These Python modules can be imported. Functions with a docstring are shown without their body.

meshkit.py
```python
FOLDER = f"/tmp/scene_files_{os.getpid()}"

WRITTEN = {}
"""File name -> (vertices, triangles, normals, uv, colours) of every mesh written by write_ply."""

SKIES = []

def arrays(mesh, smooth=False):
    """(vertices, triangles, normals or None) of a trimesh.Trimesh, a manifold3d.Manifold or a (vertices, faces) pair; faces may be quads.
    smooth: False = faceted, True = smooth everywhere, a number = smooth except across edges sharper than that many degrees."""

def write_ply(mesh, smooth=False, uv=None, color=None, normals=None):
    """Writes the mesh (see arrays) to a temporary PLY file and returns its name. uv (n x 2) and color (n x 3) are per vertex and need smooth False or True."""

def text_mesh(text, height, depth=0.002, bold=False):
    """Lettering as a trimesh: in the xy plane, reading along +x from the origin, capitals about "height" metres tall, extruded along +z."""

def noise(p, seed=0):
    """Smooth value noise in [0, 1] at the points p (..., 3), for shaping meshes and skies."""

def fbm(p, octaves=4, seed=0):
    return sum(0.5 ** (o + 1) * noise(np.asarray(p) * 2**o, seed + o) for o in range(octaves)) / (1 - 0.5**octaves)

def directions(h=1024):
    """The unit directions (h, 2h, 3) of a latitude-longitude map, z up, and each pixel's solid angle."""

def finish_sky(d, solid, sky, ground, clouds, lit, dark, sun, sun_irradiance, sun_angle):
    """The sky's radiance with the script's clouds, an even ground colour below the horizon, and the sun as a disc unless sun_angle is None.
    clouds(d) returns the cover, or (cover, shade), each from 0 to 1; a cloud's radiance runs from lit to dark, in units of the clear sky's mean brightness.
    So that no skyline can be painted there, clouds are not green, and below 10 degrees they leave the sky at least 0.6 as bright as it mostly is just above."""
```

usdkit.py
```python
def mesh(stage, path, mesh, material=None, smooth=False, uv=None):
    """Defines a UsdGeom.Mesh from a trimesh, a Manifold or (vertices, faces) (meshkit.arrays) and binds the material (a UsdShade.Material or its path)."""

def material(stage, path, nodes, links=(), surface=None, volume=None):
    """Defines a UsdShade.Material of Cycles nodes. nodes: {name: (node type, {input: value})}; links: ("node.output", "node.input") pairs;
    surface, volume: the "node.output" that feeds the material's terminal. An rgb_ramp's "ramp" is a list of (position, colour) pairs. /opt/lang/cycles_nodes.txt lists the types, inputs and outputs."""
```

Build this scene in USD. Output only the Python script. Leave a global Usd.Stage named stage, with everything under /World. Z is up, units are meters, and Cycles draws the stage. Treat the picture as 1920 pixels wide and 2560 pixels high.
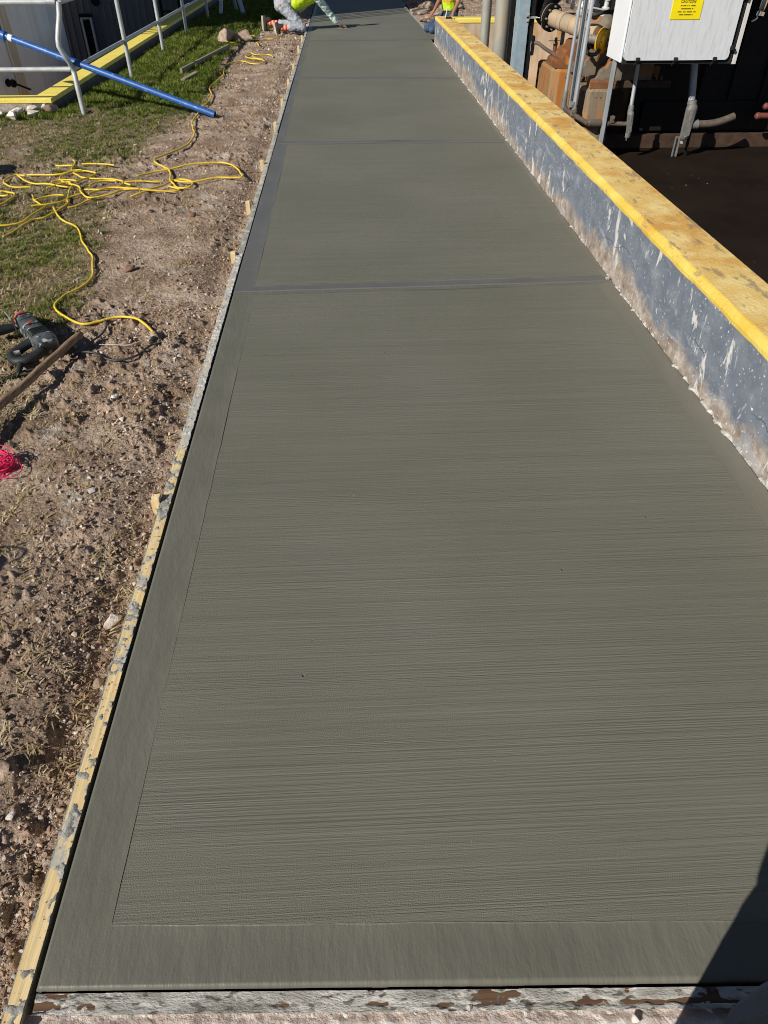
import math, numpy as np, trimesh, usdkit, meshkit
import manifold3d as m3
from meshkit import noise, fbm
from pxr import Usd, UsdGeom, UsdLux, UsdShade, Sdf, Gf, Vt

stage = Usd.Stage.CreateInMemory()
UsdGeom.SetStageUpAxis(stage, UsdGeom.Tokens.z)
UsdGeom.SetStageMetersPerUnit(stage, 1.0)
world = UsdGeom.Xform.Define(stage, '/World')
stage.SetDefaultPrim(world.GetPrim())
UsdGeom.Scope.Define(stage, '/World/Looks')

# ------------------------------------------------------------------ camera, sky, sun
F_PX, W_PX, H_PX = 1775.0, 1920.0, 2560.0
PITCH, YAW = math.radians(39.943), math.radians(2.727)
cam = UsdGeom.Camera.Define(stage, '/World/camera')
fw = np.array([math.sin(YAW) * math.cos(PITCH), math.cos(YAW) * math.cos(PITCH), -math.sin(PITCH)])
rt = np.array([math.cos(YAW), -math.sin(YAW), 0.0])
up = np.cross(rt, fw)
cam.AddTransformOp().Set(Gf.Matrix4d(*rt, 0, *up, 0, *(-fw), 0, 0, 0, 1.80, 1))
cam.CreateHorizontalApertureAttr(36.0)
cam.CreateVerticalApertureAttr(48.0)
cam.CreateFocalLengthAttr(36.0 * F_PX / W_PX)
cam.CreateClippingRangeAttr(Gf.Vec2f(0.02, 500))
cam.CreateExposureAttr(EXPOSURE := 0.24)

SUN_EL = math.radians(32.4)
sx, sy = -0.76, -0.65
sun_dir = np.array([sx * math.cos(SUN_EL), sy * math.cos(SUN_EL), math.sin(SUN_EL)])
sun_dir /= np.linalg.norm(sun_dir)
sky = UsdLux.DomeLight.Define(stage, '/World/sky')
sky_mat = usdkit.material(stage, '/World/Looks/sky_material',
    {'s': ('sky_texture', {'sky_type': 'single_scattering', 'sun_disc': False, 'sun_elevation': SUN_EL, 'sun_rotation': math.atan2(sx, sy), 'altitude': 1500.0, 'aerosol_density': 0.4, 'air_density': 0.8}),
     'b': ('background_shader', {'strength': 0.05})}, [('s.color', 'b.color')], surface='b.background')
UsdShade.MaterialBindingAPI.Apply(sky.GetPrim()).Bind(sky_mat)
sky.GetPrim().SetCustomDataByKey('kind', 'structure')
sun = UsdLux.DistantLight.Define(stage, '/World/sun')
sun.CreateIntensityAttr(1.25)
sun.CreateNormalizeAttr(True)
sun.CreateAngleAttr(0.5)
sun.CreateColorAttr(Gf.Vec3f(1.0, 0.95, 0.87))
zx = sun_dir
xx = np.cross([0, 0, 1.0], zx); xx /= np.linalg.norm(xx)
yy = np.cross(zx, xx)
sun.AddTransformOp().Set(Gf.Matrix4d(*xx, 0, *yy, 0, *zx, 0, 0, 0, 30, 1))

rng = np.random.default_rng(7)

# ------------------------------------------------------------------ scene helpers
counts, origin = {}, {}
def uname(parent, name):
    k = (parent, name); n = counts.get(k, 0); counts[k] = n + 1
    return f'{parent}/{name}' if n == 0 else f'{parent}/{name}_{n:03d}'
def tag(p, label=None, cat=None, group=None, kind=None):
    p = p.GetPrim() if hasattr(p, 'GetPrim') else p
    for k, v in (('label', label), ('category', cat), ('group', group), ('kind', kind)):
        if v: p.SetCustomDataByKey(k, v)
    return p
def thing(name, label, cat, loc=(0, 0, 0), group=None, kind=None):
    path = uname('/World', name)
    x = UsdGeom.Xform.Define(stage, path)
    x.AddTranslateOp().Set(Gf.Vec3d(*map(float, loc)))
    origin[path] = np.array(loc, float)
    tag(x, label, cat, group, kind)
    return path
def va(m):
    if hasattr(m, 'to_mesh') or isinstance(m, tuple) or isinstance(m, trimesh.Trimesh):
        v, f, _ = meshkit.arrays(m); return v, f
    raise TypeError(type(m))
def part(name, mesh, mat, parent, smooth=False, label=None, kind=None):
    """a mesh in world coordinates, as a child of a thing or of another part"""
    o = origin[parent]
    path = uname(parent, name)
    v, f = va(mesh)
    g = usdkit.mesh(stage, path, (v - o, f), mat, smooth)
    origin[path] = o
    tag(g, label, kind=kind)
    return path
def single(name, mesh, mat, label, cat, group=None, kind=None, smooth=False):
    v, f = va(mesh)
    path = uname('/World', name)
    g = usdkit.mesh(stage, path, (v, f), mat, smooth)
    tag(g, label, cat, group, kind)
    origin[path] = np.zeros(3)
    return path

# ------------------------------------------------------------------ shape helpers
def cat_(*ms):
    vs, fs, n = [], [], 0
    for m in ms:
        v, f = va(m); vs.append(v); fs.append(f + n); n += len(v)
    return np.vstack(vs), np.vstack(fs)
def box(x0, x1, y0, y1, z0, z1, b=0.0):
    if b <= 0:
        m = trimesh.creation.box([x1 - x0, y1 - y0, z1 - z0]); m.apply_translation([(x0 + x1) / 2, (y0 + y1) / 2, (z0 + z1) / 2]); return va(m)
    pts = []
    for X, sx_ in ((x0, 1), (x1, -1)):
        for Y, sy_ in ((y0, 1), (y1, -1)):
            for Z, sz_ in ((z0, 1), (z1, -1)):
                pts += [(X + sx_ * b, Y + sy_ * b, Z), (X + sx_ * b, Y, Z + sz_ * b), (X, Y + sy_ * b, Z + sz_ * b)]
    h = trimesh.convex.convex_hull(np.array(pts))
    return va(h)
def hull(pts): return va(trimesh.convex.convex_hull(np.array(pts, float)))
def smooth_path(p, step=0.03):
    p = np.asarray(p, float)
    if len(p) < 3: return p
    q = np.vstack([2 * p[0] - p[1], p, 2 * p[-1] - p[-2]]); out = []
    for i in range(1, len(q) - 2):
        a, b, c, d = q[i - 1], q[i], q[i + 1], q[i + 2]
        n = max(2, int(np.linalg.norm(c - b) / step)); t = np.linspace(0, 1, n, endpoint=False)[:, None]
        out.append(0.5 * (2 * b + (c - a) * t + (2 * a - 5 * b + 4 * c - d) * t**2 + (3 * b - a - 3 * c + d) * t**3))
    return np.vstack(out + [p[-1:]])
def tube(p, r, sides=10, caps=True):
    p = np.asarray(p, float); n = len(p); r = np.broadcast_to(r, (n,)).astype(float)
    t = np.gradient(p, axis=0); t /= np.linalg.norm(t, axis=1, keepdims=True) + 1e-12
    a = np.zeros_like(p); ref = np.array([0, 0, 1.0]) if abs(t[0, 2]) < 0.9 else np.array([1.0, 0, 0])
    for i in range(n):
        ref = ref - t[i] * ref.dot(t[i]); ref /= np.linalg.norm(ref) + 1e-12; a[i] = ref
    b = np.cross(t, a); an = np.arange(sides) * 2 * np.pi / sides
    v = (p[:, None] + r[:, None, None] * (np.cos(an)[None, :, None] * a[:, None] + np.sin(an)[None, :, None] * b[:, None])).reshape(-1, 3)
    i, j = np.meshgrid(np.arange(n - 1), np.arange(sides), indexing='ij'); j2 = (j + 1) % sides
    q = np.stack([i * sides + j, i * sides + j2, (i + 1) * sides + j2, (i + 1) * sides + j], -1).reshape(-1, 4)
    f = np.vstack([q[:, [0, 1, 2]], q[:, [0, 2, 3]]])
    if caps:
        v = np.vstack([v, p[0], p[-1]]); k = np.arange(sides); k2 = (k + 1) % sides
        f = np.vstack([f, np.stack([k2, k, np.full(sides, n * sides)], 1), np.stack([(n - 1) * sides + k, (n - 1) * sides + k2, np.full(sides, n * sides + 1)], 1)])
    return v, f
def rod(a, b, r, sides=16, r2=None): return tube([a, b], [r, r if r2 is None else r2], sides)
def lathe(a, axis, prof, sides=20):
    """prof: (distance along axis, radius)"""
    axis = np.asarray(axis, float) / np.linalg.norm(axis); a = np.asarray(a, float)
    return tube_prof([a + axis * d for d, _ in prof], [max(r, 1e-4) for _, r in prof], axis, sides)
def tube_prof(p, r, axis, sides):
    p = np.asarray(p); ref = np.array([0, 0, 1.0]) if abs(axis[2]) < 0.9 else np.array([1.0, 0, 0])
    A = ref - axis * ref.dot(axis); A /= np.linalg.norm(A); B = np.cross(axis, A); an = np.arange(sides) * 2 * np.pi / sides
    ring = np.cos(an)[:, None] * A + np.sin(an)[:, None] * B; n = len(p)
    v = (p[:, None] + np.asarray(r)[:, None, None] * ring[None]).reshape(-1, 3)
    i, j = np.meshgrid(np.arange(n - 1), np.arange(sides), indexing='ij'); j2 = (j + 1) % sides
    q = np.stack([i * sides + j, i * sides + j2, (i + 1) * sides + j2, (i + 1) * sides + j], -1).reshape(-1, 4)
    f = np.vstack([q[:, [0, 1, 2]], q[:, [0, 2, 3]]])
    v = np.vstack([v, p[0], p[-1]]); k = np.arange(sides); k2 = (k + 1) % sides
    f = np.vstack([f, np.stack([k2, k, np.full(sides, n * sides)], 1), np.stack([(n - 1) * sides + k, (n - 1) * sides + k2, np.full(sides, n * sides + 1)], 1)])
    return v, f
def ring_tube(c, axis, R, r, n=24, sides=8):
    axis = np.asarray(axis, float) / np.linalg.norm(axis); ref = np.array([0, 0, 1.0]) if abs(axis[2]) < 0.9 else np.array([1.0, 0, 0])
    A = ref - axis * ref.dot(axis); A /= np.linalg.norm(A); B = np.cross(axis, A); t = np.linspace(0, 2 * np.pi, n + 1)
    return tube(np.asarray(c) + R * (np.cos(t)[:, None] * A + np.sin(t)[:, None] * B), r, sides, caps=False)
def beam(a, b, w, h, upv=(0, 0, 1)):
    a, b = np.asarray(a, float), np.asarray(b, float); t = (b - a) / np.linalg.norm(b - a)
    s = np.cross(t, upv); s /= np.linalg.norm(s); u = np.cross(s, t)
    return hull([q + i * s * w / 2 + j * u * h / 2 for q in (a, b) for i in (-1, 1) for j in (-1, 1)])
def grid(fn, nu, nv):
    u, v = np.meshgrid(np.linspace(0, 1, nu), np.linspace(0, 1, nv), indexing='ij')
    p = fn(u, v).reshape(-1, 3)
    i, j = np.meshgrid(np.arange(nu - 1), np.arange(nv - 1), indexing='ij'); k = i * nv + j
    q = np.stack([k, k + nv, k + nv + 1, k + 1], -1).reshape(-1, 4)
    return p, np.vstack([q[:, [0, 1, 2]], q[:, [0, 2, 3]]])
def rock(seed, size=(1, 1, 1), rough=0.12, sub=2, npts=16):
    r = np.random.default_rng(seed)
    h = trimesh.convex.convex_hull(r.normal(size=(npts, 3)) / 1.0)
    for _ in range(sub): h = h.subdivide()
    v = np.array(h.vertices); v /= np.abs(v).max()
    n = v / (np.linalg.norm(v, axis=1, keepdims=True) + 1e-9)
    v = v * 0.75 + n * 0.2 + n * (fbm(v * 3 + seed, 3)[:, None] - 0.5) * rough * 2
    return v * np.asarray(size) * 0.5, np.array(h.faces)
def at(m, loc, rz=0.0, rx=0.0):
    v, f = va(m); c, s = math.cos(rx), math.sin(rx); v = v @ np.array([[1, 0, 0], [0, c, s], [0, -s, c]])
    c, s = math.cos(rz), math.sin(rz); return v @ np.array([[c, s, 0], [-s, c, 0], [0, 0, 1]]) + np.asarray(loc, float), f
def limbs(segs, ref=0.03, wr=0.0, seed=0, ws=14, it=10):
    """one continuous surface through tapering limbs: (p, r, q, s)"""
    body = m3.Manifold()
    for p, r, q, s in segs:
        a = m3.Manifold.sphere(r, 14).translate([float(x) for x in p]); b = m3.Manifold.sphere(s, 14).translate([float(x) for x in q])
        body = body + m3.Manifold.batch_hull([a, b])
    body = body.refine_to_length(ref); mm = body.to_mesh()
    t = trimesh.Trimesh(mm.vert_properties[:, :3], mm.tri_verts)
    trimesh.smoothing.filter_taubin(t, 0.5, 0.53, iterations=it)
    v = np.array(t.vertices)
    if wr: v = v + t.vertex_normals * ((1 - np.abs(2 * fbm(v * ws + seed, 3) - 1))[:, None] - 0.6) * wr
    return v, np.array(t.faces)

# ------------------------------------------------------------------ materials
mats = {}
def graph(name, nodes, links, surface='p.BSDF'):
    mats[name] = usdkit.material(stage, '/World/Looks/' + name, nodes, links, surface=surface); return mats[name]
def simple(name, c1, c2=None, scale=6.0, rough=0.7, metallic=0.0, bump=0.0, bscale=60.0, stretch=(1, 1, 1), lo=0.35, hi=0.65, c3=None, s3=25.0, t3=(0.6, 0.7), spec=0.4, rand=0.0, detail=5):
    """two colours mixed by noise, an optional third in spots, fine relief, variation from copy to copy"""
    c2 = c2 or c1
    n = {'g': ('geometry', {}), 'm': ('mapping', {'scale': stretch}), 'n': ('noise_texture', {'scale': scale, 'detail': detail, 'roughness': 0.6}),
         'r': ('rgb_ramp', {'ramp': [(lo, c1), (hi, c2)]}), 'p': ('principled_bsdf', {'roughness': rough, 'metallic': metallic, 'specular_ior_level': spec})}
    l = [('g.position', 'm.vector'), ('m.vector', 'n.vector'), ('n.fac', 'r.fac')]
    col = 'r.color'
    if c3:
        n['n3'] = ('noise_texture', {'scale': s3, 'detail': 4}); n['mr'] = ('map_range', {'from_min': t3[0], 'from_max': t3[1], 'clamp': True})
        n['x3'] = ('mix_color', {'b': c3})
        l += [('m.vector', 'n3.vector'), ('n3.fac', 'mr.value'), ('mr.result', 'x3.fac'), (col, 'x3.a')]; col = 'x3.result'
    if rand:
        n['oi'] = ('object_info', {}); n['rm'] = ('map_range', {'to_min': 1 - rand, 'to_max': 1 + rand}); n['hv'] = ('hsv', {})
        l += [('oi.random', 'rm.value'), ('rm.result', 'hv.value'), (col, 'hv.color')]; col = 'hv.color'
    l.append((col, 'p.base_color'))
    if bump:
        n['nb'] = ('noise_texture', {'scale': bscale, 'detail': 6, 'roughness': 0.65}); n['b'] = ('bump', {'strength': 1.0, 'distance': bump})
        l += [('m.vector', 'nb.vector'), ('nb.fac', 'b.height'), ('b.normal', 'p.normal')]
    return graph(name, n, l)

# broom-finished concrete: bristle lines run across the walk
graph('broomed_concrete', {
    'g': ('geometry', {}),
    'ma': ('mapping', {'scale': (0.22, 165, 1), 'rotation': (0, 0, 0.018)}), 'na': ('noise_texture', {'scale': 1.0, 'detail': 3, 'roughness': 0.7}),
    'mb': ('mapping', {'scale': (0.7, 60, 1), 'rotation': (0, 0, 0.022)}), 'nb': ('noise_texture', {'scale': 1.0, 'detail': 5, 'roughness': 0.75}),
    'nc': ('noise_texture', {'scale': 330, 'detail': 3, 'roughness': 0.7}), 'nl': ('noise_texture', {'scale': 0.9, 'detail': 3}),
    'nm': ('noise_texture', {'scale': 1.0, 'detail': 5, 'roughness': 0.65}), 'mm': ('mapping', {'scale': (0.5, 7, 1), 'rotation': (0, 0, 0.02)}),
    'amp': ('map_range', {'from_min': 0.3, 'from_max': 0.65, 'to_min': 0.15, 'to_max': 1.5}),
    's1': ('math', {'math_type': 'multiply'}), 's2': ('math', {'math_type': 'multiply_add', 'value2': 0.45}), 's3': ('math', {'math_type': 'multiply_add', 'value2': 0.7}),
    'b': ('bump', {'strength': 1.0, 'distance': 0.0031}),
    'mw': ('mapping', {'scale': (0.12, 9, 1), 'rotation': (0, 0, 0.02)}), 'nw': ('noise_texture', {'scale': 1.0, 'detail': 6, 'roughness': 0.8}), 'wr': ('map_range', {'from_min': 0.66, 'from_max': 0.74, 'to_max': -0.9, 'clamp': True}), 's4': ('math', {'math_type': 'add'}), 'vp': ('voronoi_texture', {'scale': 5.5}), 'vr': ('map_range', {'from_min': 0.010, 'from_max': 0.028, 'to_min': -2.2, 'to_max': 0, 'clamp': True}), 's5': ('math', {'math_type': 'add'}),
    'r': ('rgb_ramp', {'ramp': [(0.26, (0.136, 0.134, 0.102)), (0.5, (0.151, 0.148, 0.115)), (0.74, (0.169, 0.163, 0.131))]}),
    'ln': ('map_range', {'from_min': 0.3, 'from_max': 0.7, 'to_min': 0.88, 'to_max': 1.08}), 'h': ('hsv', {}),
    'p': ('principled_bsdf', {'roughness': 0.62, 'specular_ior_level': 0.35})},
    [('g.position', 'ma.vector'), ('g.position', 'mb.vector'), ('ma.vector', 'na.vector'), ('mb.vector', 'nb.vector'), ('g.position', 'nc.vector'), ('g.position', 'nl.vector'), ('g.position', 'mm.vector'), ('mm.vector', 'nm.vector'),
     ('nm.fac', 'amp.value'), ('na.fac', 's1.value1'), ('amp.result', 's1.value2'), ('nb.fac', 's2.value1'), ('s1.value', 's2.value3'), ('nc.fac', 's3.value1'), ('s2.value', 's3.value3'),
     ('g.position', 'mw.vector'), ('mw.vector', 'nw.vector'), ('nw.fac', 'wr.value'), ('s3.value', 's4.value1'), ('wr.result', 's4.value2'), ('g.position', 'vp.vector'), ('vp.distance', 'vr.value'), ('s4.value', 's5.value1'), ('vr.result', 's5.value2'), ('s5.value', 'b.height'), ('b.normal', 'p.normal'), ('nl.fac', 'r.fac'), ('nb.fac', 'ln.value'), ('ln.result', 'h.value'), ('r.color', 'h.color'), ('h.color', 'p.base_color')])
# trowelled edge: smoother, wetter
graph('trowelled_concrete', {
    'g': ('geometry', {}), 'n1': ('noise_texture', {'scale': 3.0, 'detail': 4}), 'm2': ('mapping', {'scale': (22, 7, 1)}), 'n2': ('noise_texture', {'scale': 1.0, 'detail': 4, 'roughness': 0.6}),
    'n3': ('noise_texture', {'scale': 260, 'detail': 2}), 'a': ('math', {'math_type': 'multiply_add', 'value2': 0.10}), 'b': ('bump', {'strength': 1.0, 'distance': 0.0045}),
    'r': ('rgb_ramp', {'ramp': [(0.3, (0.118, 0.116, 0.091)), (0.7, (0.142, 0.138, 0.111))]}),
    'p': ('principled_bsdf', {'roughness': 0.5, 'specular_ior_level': 0.35})},
    [('g.position', 'n1.vector'), ('g.position', 'm2.vector'), ('m2.vector', 'n2.vector'), ('g.position', 'n3.vector'), ('n3.fac', 'a.value1'), ('n2.fac', 'a.value3'), ('a.value', 'b.height'), ('b.normal', 'p.normal'),
     ('n1.fac', 'r.fac'), ('r.color', 'p.base_color')])
graph('trowelled_wet_concrete', {
    'g': ('geometry', {}), 'n1': ('noise_texture', {'scale': 2.5, 'detail': 4}), 'b': ('bump', {'strength': 1.0, 'distance': 0.003}), 'm2': ('mapping', {'scale': (9, 18, 1)}), 'n2': ('noise_texture', {'scale': 1.0, 'detail': 4}),
    'r': ('rgb_ramp', {'ramp': [(0.3, (0.102, 0.102, 0.098)), (0.7, (0.130, 0.128, 0.120))]}), 'p': ('principled_bsdf', {'roughness': 0.45, 'specular_ior_level': 0.35})},
    [('g.position', 'n1.vector'), ('g.position', 'm2.vector'), ('m2.vector', 'n2.vector'), ('n2.fac', 'b.height'), ('b.normal', 'p.normal'), ('n1.fac', 'r.fac'), ('r.color', 'p.base_color')])
simple('trowelled_dry_concrete', (0.138, 0.134, 0.105), (0.162, 0.155, 0.126), 2.5, 0.55, bump=0.002, bscale=40, stretch=(2, 0.5, 1))
# soil: brown earth, pale dry earth, grey mortar dust; under grass it turns olive (vertex value "cover")
graph('soil_material', {
    'g': ('geometry', {}), 'n1': ('noise_texture', {'scale': 2.6, 'detail': 8, 'roughness': 0.65}), 'n2': ('noise_texture', {'scale': 38, 'detail': 6, 'roughness': 0.7}), 'n3': ('noise_texture', {'scale': 3.7, 'detail': 5, 'roughness': 0.6}),
    'n4': ('noise_texture', {'scale': 140, 'detail': 4, 'roughness': 0.7}), 'vo': ('voronoi_texture', {'scale': 55}),
    'r': ('rgb_ramp', {'ramp': [(0.30, (0.185, 0.124, 0.086)), (0.48, (0.35, 0.26, 0.19)), (0.66, (0.54, 0.435, 0.345))]}),
    'f': ('rgb_ramp', {'ramp': [(0.25, (0.55, 0.52, 0.50)), (0.55, (1.0, 0.98, 0.96)), (0.78, (1.4, 1.36, 1.3))]}), 'mu': ('mix_color', {'blend_type': 'multiply', 'fac': 1.0, 'use_clamp_result': False}),
    'gm': ('map_range', {'from_min': 0.60, 'from_max': 0.70, 'clamp': True, 'to_max': 0.75}), 'mg': ('mix_color', {'b': (0.44, 0.42, 0.38)}),
    'at': ('attribute', {'attribute': 'cover'}), 'mo': ('mix_color', {'b': (0.120, 0.105, 0.055)}),
    'h1': ('math', {'math_type': 'multiply_add', 'value2': 0.8}), 'h2': ('math', {'math_type': 'multiply_add', 'value2': -0.6}), 'b': ('bump', {'strength': 1.0, 'distance': 0.011}), 'p': ('principled_bsdf', {'roughness': 0.95, 'specular_ior_level': 0.15})},
    [('g.position', 'n1.vector'), ('g.position', 'n2.vector'), ('g.position', 'n3.vector'), ('g.position', 'n4.vector'), ('g.position', 'vo.vector'), ('n1.fac', 'r.fac'), ('n2.fac', 'f.fac'), ('r.color', 'mu.a'), ('f.color', 'mu.b'),
     ('n3.fac', 'gm.value'), ('gm.result', 'mg.fac'), ('mu.result', 'mg.a'), ('at.fac', 'mo.fac'), ('mg.result', 'mo.a'), ('mo.result', 'p.base_color'),
     ('n2.fac', 'h1.value1'), ('n4.fac', 'h1.value3'), ('vo.distance', 'h2.value1'), ('h1.value', 'h2.value3'), ('h2.value', 'b.height'), ('b.normal', 'p.normal')])
simple('base_soil', (0.17, 0.11, 0.075), (0.33, 0.23, 0.17), 1.5, 0.95, bump=0.02, bscale=20, detail=10)
simple('pebble_tan', (0.45, 0.345, 0.25), (0.29, 0.205, 0.145), 40, 0.9, bump=0.003, bscale=120, rand=0.45)
simple('pebble_brown', (0.27, 0.17, 0.115), (0.18, 0.11, 0.072), 40, 0.95, bump=0.003, bscale=120, rand=0.45)
simple('pebble_pale', (0.52, 0.46, 0.40), (0.40, 0.33, 0.27), 40, 0.9, bump=0.003, bscale=120, rand=0.3)
simple('rock_tan', (0.40, 0.31, 0.235), (0.24, 0.17, 0.12), 14, 0.9, bump=0.008, bscale=45)
simple('rock_brown', (0.17, 0.095, 0.06), (0.27, 0.17, 0.12), 14, 0.95, bump=0.012, bscale=45)
simple('rock_white', (0.78, 0.74, 0.68), (0.52, 0.44, 0.37), 16, 0.85, bump=0.008, bscale=50)
simple('rock_grey', (0.34, 0.34, 0.32), (0.22, 0.22, 0.21), 10, 0.85, bump=0.004, bscale=60)
simple('mortar', (0.62, 0.59, 0.54), (0.33, 0.315, 0.28), 16, 0.9, bump=0.008, bscale=90, c3=(0.2, 0.19, 0.17), s3=70, t3=(0.6, 0.72))
simple('mortar_dirty', (0.62, 0.59, 0.54), (0.26, 0.25, 0.215), 9, 0.9, bump=0.006, bscale=110, stretch=(1, 2.5, 1), c3=(0.12, 0.11, 0.095), s3=34, t3=(0.56, 0.66))
simple('mortar_grey', (0.34, 0.33, 0.29), (0.22, 0.215, 0.19), 26, 0.9, bump=0.006, bscale=100, c3=(0.5, 0.48, 0.44), s3=40, t3=(0.55, 0.7))
simple('old_pavement_material', (0.72, 0.61, 0.54), (0.52, 0.42, 0.36), 14, 0.95, bump=0.007, bscale=70, c3=(0.80, 0.75, 0.70), s3=40, t3=(0.5, 0.66), detail=8)
graph('leaf_green', {'o': ('object_info', {}), 'r': ('rgb_ramp', {'ramp': [(0, (0.06, 0.10, 0.012)), (0.55, (0.13, 0.18, 0.03)), (1, (0.27, 0.28, 0.08))]}), 'd': ('diffuse_bsdf', {}), 't': ('translucent_bsdf', {}), 'x': ('mix_closure', {'fac': 0.3})},
      [('o.random', 'r.fac'), ('r.color', 'd.color'), ('r.color', 't.color'), ('d.BSDF', 'x.closure1'), ('t.BSDF', 'x.closure2')], surface='x.closure')
graph('leaf_straw', {'o': ('object_info', {}), 'r': ('rgb_ramp', {'ramp': [(0, (0.26, 0.19, 0.10)), (0.6, (0.43, 0.34, 0.19)), (1, (0.60, 0.51, 0.33))]}), 'd': ('diffuse_bsdf', {}), 't': ('translucent_bsdf', {}), 'x': ('mix_closure', {'fac': 0.2})},
      [('o.random', 'r.fac'), ('r.color', 'd.color'), ('r.color', 't.color'), ('d.BSDF', 'x.closure1'), ('t.BSDF', 'x.closure2')], surface='x.closure')
# timber of the forms: pale pine along the grain with grey cement smears
def timber(name, a, b, axis, smear, thr):
    st = {'x': (0.6, 60, 60), 'y': (60, 0.6, 60), 'z': (60, 60, 0.6)}[axis]
    graph(name, {'g': ('geometry', {}), 'm': ('mapping', {'scale': st}), 'n': ('noise_texture', {'scale': 1.0, 'detail': 5, 'roughness': 0.6, 'distortion': 0.4}), 'r': ('rgb_ramp', {'ramp': [(0.35, a), (0.62, b)]}),
        'n2': ('noise_texture', {'scale': 7, 'detail': 7, 'roughness': 0.7}), 'mr': ('map_range', {'from_min': thr, 'from_max': thr + 0.05, 'clamp': True}), 'x': ('mix_color', {'b': smear}),
        'n3': ('noise_texture', {'scale': 75, 'detail': 4}), 'm3': ('map_range', {'from_min': 0.63, 'from_max': 0.68, 'clamp': True}), 'y': ('mix_color', {'b': (0.12, 0.11, 0.09)}),
        'b': ('bump', {'strength': 0.8, 'distance': 0.003}), 'p': ('principled_bsdf', {'roughness': 0.8, 'specular_ior_level': 0.25})},
        [('g.position', 'm.vector'), ('m.vector', 'n.vector'), ('n.fac', 'r.fac'), ('g.position', 'n2.vector'), ('n2.fac', 'mr.value'), ('mr.result', 'x.fac'), ('r.color', 'x.a'), ('g.position', 'n3.vector'), ('n3.fac', 'm3.value'),
         ('m3.result', 'y.fac'), ('x.result', 'y.a'), ('y.result', 'p.base_color'), ('n.fac', 'b.height'), ('b.normal', 'p.normal')])
timber('pine', (0.60, 0.44, 0.21), (0.76, 0.60, 0.33), 'y', (0.40, 0.385, 0.34), 0.56)
timber('pine_grey', (0.45, 0.40, 0.30), (0.60, 0.53, 0.40), 'y', (0.42, 0.41, 0.37), 0.44)
timber('pine_stake', (0.46, 0.34, 0.17), (0.62, 0.50, 0.29), 'z', (0.55, 0.50, 0.42), 0.62)
timber('brown_timber', (0.075, 0.040, 0.022), (0.15, 0.085, 0.048), 'x', (0.45, 0.42, 0.38), 0.60)
timber('old_timber', (0.20, 0.165, 0.11), (0.31, 0.26, 0.175), 'y', (0.25, 0.22, 0.17), 0.7)
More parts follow.
